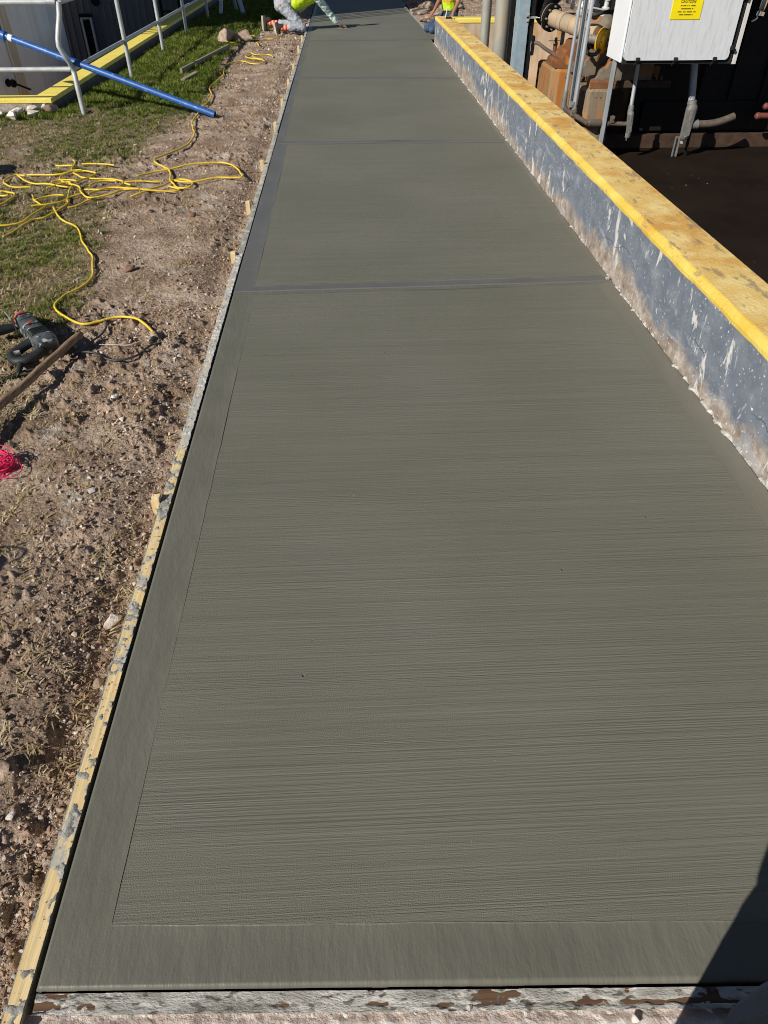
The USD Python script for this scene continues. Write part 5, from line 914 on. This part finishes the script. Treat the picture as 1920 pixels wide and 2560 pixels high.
# single stones on the soil, as in the photograph
stones = [(-1.253, 5.942, .10, 'rock_brown', 'flat brown clod on bare soil below the cord loop'), (-1.483, 4.804, .085, 'rock_brown', 'dark brown clod right of the yellow cord bend'), (-1.179, 3.11, .052, 'rock_white', 'small white pointed stone below the cord plug'),
          (-1.104, 3.474, .055, 'rock_grey', 'flat grey concrete chip below the black cord'), (-2.03, 6.996, .075, 'rock_brown', 'brown clod touching the cord tangle'), (-0.862, 1.672, .060, 'rock_white', 'long white stone lying against the form board'),
          (-1.086, 2.335, .042, 'rock_white', 'pale stone left of the split stake'), (-1.082, 2.188, .042, 'rock_tan', 'tan stone below the pale one near the split stake'), (-0.842, 1.426, .055, 'rock_tan', 'tan stone sunk by the near form board'),
          (-2.395, 5.523, .06, 'rock_tan', 'tan stone left of the cord on thin grass'), (-1.10, 2.90, .034, 'rock_white', 'small flat pale stone in the dark dip'), (-1.062, 2.793, .022, 'rock_white', 'tiny pale stone below the flat one'), (-1.125, 3.58, .035, 'rock_brown', 'round dark stone under the tool plug'),
          (-2.20, 16.30, .52, 'rock_tan', 'large pale boulder wrapped by the far yellow cord'), (-1.93, 16.35, .42, 'rock_tan', 'second boulder right of the cord wrapped one'), (-1.66, 17.35, .10, 'rock_white', 'small upright white stone left of the kneeling man\'s boots'), (-1.92, 16.0, .12, 'rock_brown', 'dark clod in front of the two boulders'),
          (-1.36, 15.3, .07, 'rock_white', 'white stone on soil beyond the far cord coil'), (-0.935, 15.0, .08, 'red_pipe', 'small red lump beside the tall bright stake'), (-1.0, 1.10, .05, 'rock_tan', 'tan stone on the soil by the near board'), (-0.95, 0.98, .035, 'rock_white', 'pale stone just below the tan one near the camera'), (-0.835, 1.0, .03, 'rock_tan', 'tiny stone leaning on the near board')]
for n_, (x, y, s, m_, lb) in enumerate(stones):
    e = (1.25, 0.9, 0.62) if n_ != 5 else (1.9, 0.8, 0.8)
    e = (1.4, 0.9, 0.25) if n_ == 3 else e
    single('stone', at(rock(700 + n_ * 3, tuple(s * q for q in e), 0.16), (x, y, hz(x, y).item() + s * 0.2), (n_ * 1.7) % 3 if n_ != 5 else 0.7), mats[m_], lb, 'stone', 'loose stones on the soil', smooth=35)
earth = [(1.95, 18.6, .5), (2.25, 19.3, .65), (2.0, 20.2, .6), (2.35, 21.0, .8), (1.95, 21.6, .6), (2.15, 22.6, .9), (2.9, 22.9, .8), (2.6, 21.8, .55), (1.92, 23.6, .7), (2.55, 24.2, .9), (1.85, 19.6, .35), (2.7, 20.3, .5)]
el = ['lump of dug earth beside the far form, nearest the kneeling man in orange', 'tan earth lump behind the orange vest', 'earth lump second along the far right form', 'big tan lump behind the second earth lump', 'earth lump where the shade meets the form', 'large pale earth lump at the top of the walk', 'pale earth lump right of the large one', 'earth lump in front of the pale pair', 'farthest earth lump at the slab edge', 'broad lump at the very top edge', 'small lump pressed on the right form', 'earth lump right of the orange vest']
for n_, (x, y, s) in enumerate(earth):
    single('earth_lump', at(rock(900 + n_, (s * 1.1, s * 0.8, s * 0.45), 0.3), (x, y, 0.0), n_), mats['rock_tan'], el[n_], 'earth', 'lumps of dug earth right of the far walk', smooth=35)

# ------------------------------------------------------------------ loose ground cover
def instancer(name, protos, pos, scl, idx, rot, label, cat):
    path = uname('/World', name)
    pi = UsdGeom.PointInstancer.Define(stage, path)
    tg = []
    for n_, (m, mat) in enumerate(protos):
        pp = f'{path}/{cat}_{n_:03d}' if n_ else f'{path}/{cat}'
        v, f = va(m); usdkit.mesh(stage, pp, (v, f), mats[mat], 40 if mat.startswith('pebble') else False); tg.append(pp)
    pi.CreatePrototypesRel().SetTargets([Sdf.Path(t) for t in tg])
    pi.CreateProtoIndicesAttr(Vt.IntArray.FromNumpy(np.asarray(idx, np.int32)))
    pi.CreatePositionsAttr(Vt.Vec3fArray.FromNumpy(np.asarray(pos, np.float32)))
    pi.CreateScalesAttr(Vt.Vec3fArray.FromNumpy(np.asarray(scl, np.float32)))
    q = np.asarray(rot, float)
    pi.CreateOrientationsAttr(Vt.QuathArray([Gf.Quath(float(w), float(x), float(y), float(z)) for w, x, y, z in q]))
    tag(pi, label, cat, kind='stuff')
def zrot(a): return np.stack([np.cos(a / 2), 0 * a, 0 * a, np.sin(a / 2)], 1)
def rrot(n):
    q = rng.normal(size=(n, 4)); return q / np.linalg.norm(q, axis=1, keepdims=True)
# pebbles: denser near the camera and along the form
def scatter(n, ymin, ymax, power=1.0):
    y = (ymin + 1) * ((ymax + 1) / (ymin + 1)) ** rng.random(n) - 1
    L_ = -(1.15 + 0.36 * y); L_ = np.where(y > 10.1, np.maximum(L_, -3.55), L_)
    x = -0.80 + rng.random(n) ** power * (L_ + 0.80)
    return x, y
x, y = scatter(170000, 0.25, 22)
dens = 0.30 + 0.70 * smoothstep(0.45, 0.60, fbm(P3(x, y) * 2.0, 3, 201)) + 0.6 * np.exp(-((x + 0.86) / 0.10) ** 2)
keep = rng.random(len(x)) < dens * (1 - 0.8 * cover(x, y))
x, y = x[keep], y[keep]; n = len(x)
s = 0.0027 * (rng.pareto(2.15, n) + 1) * (1 + 0.10 * y); s = np.clip(s, 0, 0.020 + 0.0018 * y)
z = hz(x, y) + s * 0.18
pr = [(rock(300 + q, (1, .8, .62), 0.2, 1, 12), m_) for q, m_ in enumerate(['pebble_tan'] * 4 + ['pebble_brown'] * 4 + ['pebble_pale'] * 2)]
idx = rng.choice(10, n, p=[.115] * 4 + [.09] * 4 + [.09] * 2)
instancer('gravel', pr, np.stack([x, y, z], 1), np.repeat(s[:, None], 3, 1) * 1.3, idx, rrot(n), 'crumbled clods and pebbles strewn over the dug soil', 'pebble')
xx_ = rng.uniform(1.8, 8, 3500); yy_ = rng.uniform(15.9, 28, 3500); ss = 0.02 * (rng.pareto(2.4, 3500) + 1); ss = np.clip(ss, 0, 0.12)
instancer('gravel', pr, np.stack([xx_, yy_, -0.02 + 0 * xx_], 1), np.repeat(ss[:, None], 3, 1), rng.choice(10, 3500), rrot(3500), 'clods on the rough earth beyond the pit wall', 'pebble')
def tuft(seed, nb, h, spread, lean):
    r = np.random.default_rng(seed); vs, fs = [], []
    for _ in range(nb):
        a = r.uniform(0, 6.28); b = np.array([r.normal(0, spread), r.normal(0, spread), -0.01]); d = np.array([math.cos(a), math.sin(a), 0]); s_ = np.array([-d[1], d[0], 0])
        hh = h * r.uniform(0.5, 1.1); w = 0.0036 * r.uniform(0.7, 1.3); le = lean * r.uniform(0.3, 1.3)
        pts = [b + d * hh * le * t ** 1.8 + np.array([0, 0, hh * (t - 0.35 * le * t * t)]) for t in (0, 0.45, 0.8, 1.0)]
        k = len(vs)
        for t_, p in zip((1, 0.9, 0.6), pts[:3]): vs += [p - s_ * w * t_, p + s_ * w * t_]
        vs.append(pts[3]); fs += [(k, k + 1, k + 3), (k, k + 3, k + 2), (k + 2, k + 3, k + 5), (k + 2, k + 5, k + 4), (k + 4, k + 5, k + 6)]
    return np.array(vs), np.array(fs)
gt = [(tuft(q, 16, 0.065, 0.022, 0.8), 'leaf_green') for q in range(5)]
st = [(tuft(50 + q, 12, 0.05, 0.024, 1.5), 'leaf_straw') for q in range(4)]
x, y = scatter(46000, 1.0, 26)
cv_ = cover(x, y)
wet = smoothstep(8.6, 10.2, y)
gpat = smoothstep(0.40, 0.62, fbm(P3(x, y) * 1.7, 3, 222))
pg = cv_ * (0.10 + 0.74 * np.maximum(gpat * 0.8, wet * (0.55 + 0.45 * gpat)))
keep = rng.random(len(x)) < pg * (0.35 + 0.65 * smoothstep(2, 7, y))
gx, gy = x[keep], y[keep]; n = len(gx); gs = rng.uniform(0.55, 1.25, n) * (0.62 + 0.55 * smoothstep(9, 11, gy)) 
instancer('grass', gt, np.stack([gx, gy, hz(gx, gy)], 1), np.repeat(gs[:, None], 3, 1), rng.integers(0, 5, n), zrot(rng.uniform(0, 6.28, n)), 'green grass growing left of the dug strip up to the railing', 'tuft')
keep = rng.random(len(x)) < np.maximum(cv_, 0.035) * 0.55 * (1 - 0.5 * wet)
gx, gy = x[keep], y[keep]; n = len(gx); gs = rng.uniform(0.35, 0.95, n)
instancer('dry_grass', st, np.stack([gx, gy, hz(gx, gy)], 1), np.repeat(gs[:, None], 3, 1), rng.integers(0, 4, n), zrot(rng.uniform(0, 6.28, n)), 'dry straw and withered grass on the soil', 'tuft')
# green weeds by the corner of the yellow wall
wd = [(tuft(90 + q, 18, 0.11, 0.03, 0.9), 'leaf_green') for q in range(3)]
wx = np.concatenate([rng.uniform(-4.2, -3.3, 130), rng.uniform(-3.62, -3.35, 160)]); wy = np.concatenate([rng.uniform(9.6, 10.15, 130), rng.uniform(10.2, 17, 160)])
instancer('weeds', wd, np.stack([wx, wy, hz(wx, wy)], 1), np.repeat(rng.uniform(0.5, 1.0, len(wx))[:, None], 3, 1), rng.integers(0, 3, len(wx)), zrot(rng.uniform(0, 6.28, len(wx))), 'taller weeds along the foot of the yellow topped wall', 'tuft')

# ------------------------------------------------------------------ people
def finger_chain(base, dirs, lens, r):
    out, p = [], np.array(base, float)
    for d, l in zip(dirs, lens):
        d = np.array(d, float); d /= np.linalg.norm(d); q_ = p + d * l; out.append((p, r, q_, r * 0.88)); p = q_; r *= 0.9
    return out
def hand(wrist, fwd, side, down, curl=0.5, thumb=1):
    """palm, four unequal bent fingers and a thumb"""
    w = np.array(wrist, float); F, S, D = (np.array(q_, float) / np.linalg.norm(q_) for q_ in (fwd, side, down)); s = []
    k0 = w + F * 0.085
    for o in (-0.03, -0.01, 0.01, 0.03): s.append((w + S * o * 0.6, 0.015, k0 + S * o, 0.013))
    for o, l in ((-0.033, 0.85), (-0.011, 1.0), (0.011, 0.95), (0.033, 0.75)):
        s += finger_chain(k0 + S * o, [F + D * curl * 0.5, F + D * curl * 1.5, F * 0.5 + D * curl * 2], [0.042 * l, 0.027 * l, 0.020 * l], 0.0095)
    s += finger_chain(w + F * 0.03 + S * 0.03 * thumb, [F * 0.7 + S * thumb + D * 0.4, F + S * 0.3 * thumb + D * 0.6], [0.040, 0.032], 0.0105)
    return s
def head(c, face, r=0.098):
    c = np.array(c, float); F = np.array(face, float); F /= np.linalg.norm(F); S = np.cross(F, [0, 0, 1.0]); S /= np.linalg.norm(S); U = np.cross(S, F)
    return [(c + U * 0.03, r * 0.95, c + F * 0.025 - U * 0.075, r * 0.66), (c - F * 0.02 + U * 0.03, r * 0.93, c + U * 0.04, r * 0.9), (c + F * 0.095 + U * 0.0, 0.010, c + F * 0.112 - U * 0.03, 0.014), (c + F * 0.085 - U * 0.055, 0.018, c + F * 0.08 - U * 0.09, 0.022),
            (c + S * 0.088 + U * 0.005, 0.010, c + S * 0.094 - U * 0.03, 0.012), (c - S * 0.088 + U * 0.005, 0.010, c - S * 0.094 - U * 0.03, 0.012)]
def face_bits(t, c, face):
    c = np.array(c, float); F = np.array(face, float); F /= np.linalg.norm(F); S = np.cross(F, [0, 0, 1.0]); S /= np.linalg.norm(S); U = np.cross(S, F)
    for q_ in (-1, 1): part('eye', lathe(c + F * 0.078 + S * 0.033 * q_ + U * 0.005, F, [(0, 0.012), (0.006, 0.010), (0.010, 0.004)], 10), mats['white_tape'], t); part('pupil', lathe(c + F * 0.087 + S * 0.033 * q_ + U * 0.005, F, [(0, 0.005), (0.003, 0.003)], 8), mats['hair_dark'], t)
    part('mouth', tube([c + F * 0.096 - U * 0.062 + S * q_ for q_ in (-0.022, 0.0, 0.022)], 0.005, 6), mats['red_pipe'], t)
    part('hair', limbs([(c - F * 0.03 + U * 0.045, 0.098, c - F * 0.015 + U * 0.06, 0.096), (c - F * 0.05, 0.085, c - F * 0.04 - U * 0.04, 0.07)], 0.03), mats['hair_dark'], t, True)
def boot(t, ankle, toe, sole_n, r=0.052):
    """work boot: leather upper along heel-toe, light sole slab on the side sole_n"""
    a, b = np.array(ankle, float), np.array(toe, float); n_ = np.array(sole_n, float); n_ /= np.linalg.norm(n_); d = (b - a) / np.linalg.norm(b - a)
    heel = a - d * 0.03
    bt = part('boot', limbs([(heel, r, a + d * 0.03, r * 1.05), (a + d * 0.03, r * 1.05, b - d * 0.03, r * 0.85), (a - n_ * 0.09, r * 1.12, a, r * 1.05)], 0.025), mats['boot_tan'], t, True)
    s = np.cross(d, n_)
    pts = [p + n_ * (r * 0.85 + e) + s * w for p, w in ((heel - d * 0.035, 0.03), (heel - d * 0.035, -0.03), (a, 0.036), (a, -0.036), (b - d * 0.05, 0.045), (b - d * 0.05, -0.045), (b + d * 0.02, 0.025), (b + d * 0.02, -0.025)) for e in (-0.006, 0.022)]
    part('sole', hull(pts), mats['boot_sole'], bt)

# worker on hands and knees at the far left edge, trowelling
w1 = thing('person', 'kneeling worker in pale jeans and green vest reaching over the concrete', 'person', (-1.1, 17.75, 0))
hipR, hipL = np.array([-1.20, 17.68, 0.42]), np.array([-1.22, 17.92, 0.43]); knR, knL = np.array([-0.84, 17.60, 0.055]), np.array([-0.90, 17.98, 0.055])
anR, anL = np.array([-1.29, 17.55, 0.06]), np.array([-1.56, 18.02, 0.105]); pel = (hipR + hipL) / 2 + [0, 0, 0.03]
chest = np.array([-0.66, 17.93, 0.60]); shR, shL = np.array([-0.55, 17.76, 0.60]), np.array([-0.50, 18.10, 0.63])
elR, wrR = np.array([-0.315, 17.93, 0.32]), np.array([-0.135, 18.0, 0.115]); elL, wrL = np.array([-0.70, 18.20, 0.46]), np.array([-0.92, 18.10, 0.27]); hd1 = np.array([-0.32, 18.0, 0.74])
body1 = [(pel, 0.13, chest, 0.125), (chest, 0.06, hd1, 0.06), (hipR, 0.09, knR, 0.055), (hipL, 0.09, knL, 0.055), (knR, 0.05, anR, 0.036), (knL, 0.05, anL, 0.036), (shR, 0.055, elR, 0.042), (elR, 0.040, wrR, 0.028), (shL, 0.055, elL, 0.042), (elL, 0.040, wrL, 0.028), (chest, 0.10, shR, 0.06), (chest, 0.10, shL, 0.06)]
body1 += hand(wrR, (0.75, 0.3, -0.42), (0.2, -0.9, 0.0), (0.1, 0.05, -1), 0.55, 1) + hand(wrL, (-0.4, -0.2, -0.8), (0.1, -1, 0), (-0.5, 0, -0.5), 0.2, 1) + head(hd1, (0.75, 0.1, -0.6))
part('body', limbs(body1, 0.022, it=6), mats['skin'], w1, True)
face_bits(w1, hd1, (0.75, 0.1, -0.6))
part('trousers', limbs([(pel + [-0.03, 0, 0], 0.155, pel + [0.10, 0, 0.03], 0.150), (hipR, 0.118, knR + [0.0, 0, 0.02], 0.078), (hipL, 0.118, knL + [0, 0, 0.02], 0.078), (knR + [0, 0, 0.015], 0.076, knR * 0.48 + anR * 0.52 + [0, 0, 0.02], 0.064), (knL + [0, 0, 0.015], 0.076, knL * 0.40 + anL * 0.60 + [0, 0, 0.02], 0.062), (hipR + [-0.05, 0.02, 0.02], 0.11, hipL + [-0.05, -0.02, 0.02], 0.11)], 0.014, 0.034, 3, 11, 4), mats['jeans_pale'], w1, True)
part('pocket_patch', at(box(-0.022, 0.022, -0.003, 0.003, -0.016, 0.016, 0.002), (-1.268, 17.555, 0.455), 0.1), mats['orange_patch'], w1)
part('shirt', limbs([(pel + [0.10, 0, 0.03], 0.140, chest, 0.142), (chest, 0.125, shR, 0.072), (chest, 0.125, shL, 0.072), (shR, 0.072, elR, 0.060), (elR, 0.058, wrR + [-0.015, 0, 0.02], 0.047), (shL, 0.072, elL, 0.06), (elL, 0.058, wrL + [-0.01, 0, 0.04], 0.047)], 0.012, 0.030, 5, 14, 4), mats['shirt_mint'], w1, True)
vst = part('vest', limbs([(pel + [0.25, 0, 0.02], 0.150, chest + [0.02, 0, 0.0], 0.160), (chest + [0.0, 0, 0], 0.14, shR + [-0.05, 0.03, 0.0], 0.088), (chest, 0.14, shL + [-0.05, -0.03, 0.0], 0.088)], 0.022, 0.016, 6, 12, 5), mats['vest_yellow'], w1, True)
part('reflective_band', ring_tube(pel * 0.47 + chest * 0.53 + [0.02, 0, 0], chest - pel, 0.151, 0.022, 30, 8), mats['vest_silver'], vst)
part('sock', rod(knR * 0.50 + anR * 0.50 + [0, 0, 0.01], anR + [0.02, 0, 0.0], 0.052, 16, 0.046), mats['striped_sock'], w1, 40)
part('sock', rod(knL * 0.30 + anL * 0.70 + [0, 0, 0.02], anL + [0.02, 0, 0.0], 0.052, 16, 0.046), mats['striped_sock'], w1, 40)
boot(w1, anR + [-0.06, 0.0, 0.03], (-1.325, 17.53, -0.09), (-1, -0.15, 0.1))
boot(w1, anL + [-0.07, 0.0, 0.06], (-1.63, 18.0, -0.09), (-1, -0.15, 0.12))
fl_ = thing('hand_float', 'thin steel hand float under the kneeling worker\'s hand', 'trowel', (0.0, 18.05, 0))
part('blade', box(-0.155, 0.125, 18.0, 18.10, 0.002, 0.006), mats['tool_steel'], fl_)
part('grip', tube([(-0.08, 18.05, 0.012), (-0.06, 18.05, 0.04), (0.05, 18.05, 0.045), (0.07, 18.05, 0.012)], 0.013, 10), mats['handle_wood'], fl_, True)
part('shank', box(-0.10, 0.09, 18.04, 18.06, 0.006, 0.014), mats['tool_steel'], fl_)
kp = thing('kneeling_pad', 'dark flat board under the kneeling worker\'s shins', 'board', (-1.05, 17.6, 0))
part('board', box(-1.24, -0.80, 17.42, 17.80, -0.03, -0.012, 0.003), mats['black_rubber'], kp)

# worker kneeling behind the wall end
w2 = thing('person', 'kneeling worker in blue jeans and yellow orange vest behind the wall end', 'person', (2.0, 17.4, 0))
pel2 = np.array([2.20, 17.55, 0.30]); ch2 = np.array([2.11, 17.45, 0.68]); k2R, k2L = np.array([1.72, 17.38, 0.075]), np.array([1.80, 17.15, 0.07]); h2R, h2L = pel2 + [-0.02, 0.10, -0.04], pel2 + [0.02, -0.12, -0.04]
a2R, a2L = np.array([2.18, 17.62, 0.05]), np.array([2.24, 17.36, 0.05]); s2R, s2L = np.array([1.98, 17.54, 0.78]), np.array([2.22, 17.30, 0.78]); e2R, w2R = np.array([1.93, 17.42, 0.52]), np.array([1.82, 17.28, 0.36]); e2L, w2L = np.array([2.29, 17.16, 0.52]), np.array([2.17, 17.0, 0.33]); hd2 = np.array([2.03, 17.38, 1.02])
# knees 'R' is the far one; the near left hand steadies the wall
body2 = [(pel2, 0.12, ch2, 0.125), (ch2 + [0, 0, 0.1], 0.055, hd2, 0.055), (h2R, 0.085, k2R, 0.055), (h2L, 0.085, k2L, 0.055), (k2R, 0.05, a2R, 0.036), (k2L, 0.05, a2L, 0.036), (s2R, 0.052, e2R, 0.040), (e2R, 0.038, w2R, 0.028), (s2L, 0.055, e2L, 0.044), (e2L, 0.042, w2L, 0.029), (ch2, 0.10, s2R, 0.055), (ch2, 0.10, s2L, 0.055)]
body2 += hand(w2R, (-0.55, -0.4, -0.5), (0.4, -0.8, 0), (-0.2, 0, -1), 0.35, -1) + hand(w2L, (-0.45, -0.7, -0.5), (0.8, -0.5, 0), (0, 0, -1), 0.45, -1) + head(hd2, (-0.8, -0.35, -0.4))
part('body', limbs(body2, 0.022, it=6), mats['skin'], w2, True)
face_bits(w2, hd2, (-0.8, -0.35, -0.4))
part('trousers', limbs([(pel2, 0.145, pel2 + [0, 0, 0.05], 0.14), (h2R, 0.112, k2R, 0.08), (h2L, 0.112, k2L, 0.08), (k2R, 0.078, a2R, 0.06), (k2L, 0.078, a2L, 0.06)], 0.02, 0.02, 9, 13, 5), mats['jeans_blue'], w2, True)
part('shirt', limbs([(pel2 + [0, 0, 0.04], 0.158, ch2, 0.145), (ch2, 0.12, s2R, 0.075), (ch2, 0.12, s2L, 0.075), (pel2 + [-0.05, -0.05, 0.0], 0.13, pel2 + [-0.02, -0.02, 0.1], 0.15)], 0.02, 0.014, 11, 13, 5), mats['shirt_black'], w2, True)
v2 = part('vest', limbs([(pel2 + [-0.03, -0.03, 0.115], 0.158, ch2, 0.160), (ch2, 0.14, s2R + [0.02, -0.02, 0.0], 0.085), (ch2, 0.14, s2L + [-0.02, 0.02, 0.0], 0.085)], 0.02, 0.014, 12, 11, 5), mats['vest_yellow'], w2, True)
bandc = pel2 * 0.5 + ch2 * 0.5
part('trim', ring_tube(bandc + [-0.01, -0.01, 0.075], ch2 - pel2, 0.158, 0.016, 30, 8), mats['vest_orange'], v2)
part('reflective_band', ring_tube(bandc + [-0.015, -0.015, 0.112], ch2 - pel2, 0.160, 0.024, 30, 8), mats['vest_silver'], v2)
part('trim', ring_tube(bandc + [-0.015, -0.015, 0.15], ch2 - pel2, 0.159, 0.016, 30, 8), mats['vest_orange'], v2)
boot(w2, a2R + [0.06, 0.03, 0.02], (2.32, 17.70, -0.02), (1, 0.2, 0.2))
boot(w2, a2L + [0.06, 0.03, 0.02], (2.38, 17.42, -0.02), (1, 0.2, 0.2))
br = thing('edging_tool', 'white handled tool with black head lying on the far wall top', 'tool', (1.86, 15.3, 0.42))
zt_ = wt(15.3).item() + 0.002
part('handle', rod((1.815, 15.22, zt_ + 0.008), (1.862, 15.36, zt_ + 0.155), 0.010, 10), mats['boot_sole'], br, 40)
part('head', box(1.83, 1.93, 15.24, 15.34, zt_, zt_ + 0.03, 0.008), mats['black_rubber'], br)

# the photographer: body behind the camera, one leg at the corner of the picture, the shadow on the slab
w3 = thing('person', 'standing person in dark trousers at the lower right corner, shadow on the slab', 'person', (0.2, -0.3, 0))
pe3 = np.array([0.52, 0.06, 0.98]); c3_ = np.array([0.40, -0.14, 1.34]); hd3 = np.array([0.31, -0.22, 1.68])
hA, kA, aA = np.array([0.66, 0.03, 0.95]), np.array([0.785, 0.330, 0.50]), np.array([0.775, 0.365, 0.06]); hB, kB, aB = np.array([0.43, 0.03, 0.93]), np.array([0.38, 0.11, 0.50]), np.array([0.36, 0.08, 0.04])
sA, sB = np.array([0.58, -0.16, 1.46]), np.array([0.22, -0.16, 1.46]); eA, eB = np.array([0.46, -0.05, 1.26]), np.array([0.08, -0.12, 1.36]); wA, wB = np.array([0.12, -0.045, 1.66]), np.array([-0.10, -0.05, 1.68])
b3 = [(pe3, 0.13, c3_, 0.13), (c3_ + [0, 0, 0.12], 0.055, hd3, 0.055), (hA, 0.085, kA, 0.055), (kA, 0.052, aA, 0.038), (hB, 0.085, kB, 0.055), (kB, 0.052, aB, 0.038), (sA, 0.055, eA, 0.042), (eA, 0.040, wA, 0.028), (sB, 0.055, eB, 0.042), (eB, 0.040, wB, 0.028), (c3_, 0.11, sA, 0.06), (c3_, 0.11, sB, 0.06)]
b3 += hand(wA, (-0.3, 0.0, 0.9), (0, -0.7, 0.0), (-1, 0, 0), 0.25, -1) + hand(wB, (0.3, 0.0, 0.9), (0, -0.7, 0.0), (1, 0, 0), 0.25, -1) + head(hd3, (0, 1, -0.4))
part('body', limbs(b3, 0.024, it=6), mats['skin'], w3, True)
face_bits(w3, hd3, (0, 1, -0.4))
part('trousers', limbs([(pe3, 0.16, pe3 + [0, 0, 0.06], 0.155), (hA, 0.115, kA, 0.086), (kA, 0.082, aA + [0, 0, 0.03], 0.078), (hB, 0.115, kB, 0.086), (kB, 0.086, aB + [0, 0, 0.05], 0.075)], 0.024, 0.006, 31, 9, 5), mats['trousers_dark'], w3, True)
part('jacket', limbs([(pe3 + [0, 0, 0.02], 0.17, c3_, 0.165), (pe3, 0.17, np.array([0.425, 0.055, 0.64]), 0.19), (c3_, 0.14, sA, 0.085), (c3_, 0.14, sB, 0.085), (sA, 0.085, eA, 0.068), (eA, 0.066, wA + [0.01, 0, -0.03], 0.05), (sB, 0.085, eB, 0.068), (eB, 0.066, wB + [-0.01, 0, -0.03], 0.05)], 0.024, 0.012, 33, 9, 5), mats['jacket_dark'], w3, True)
boot(w3, aA + [0, 0, 0.0], aA + [0.16, 0.02, -0.02], (0, 0, -1))
boot(w3, aB + [0, 0, 0.0], aB + [0.02, 0.16, -0.02], (0, 0, -1))
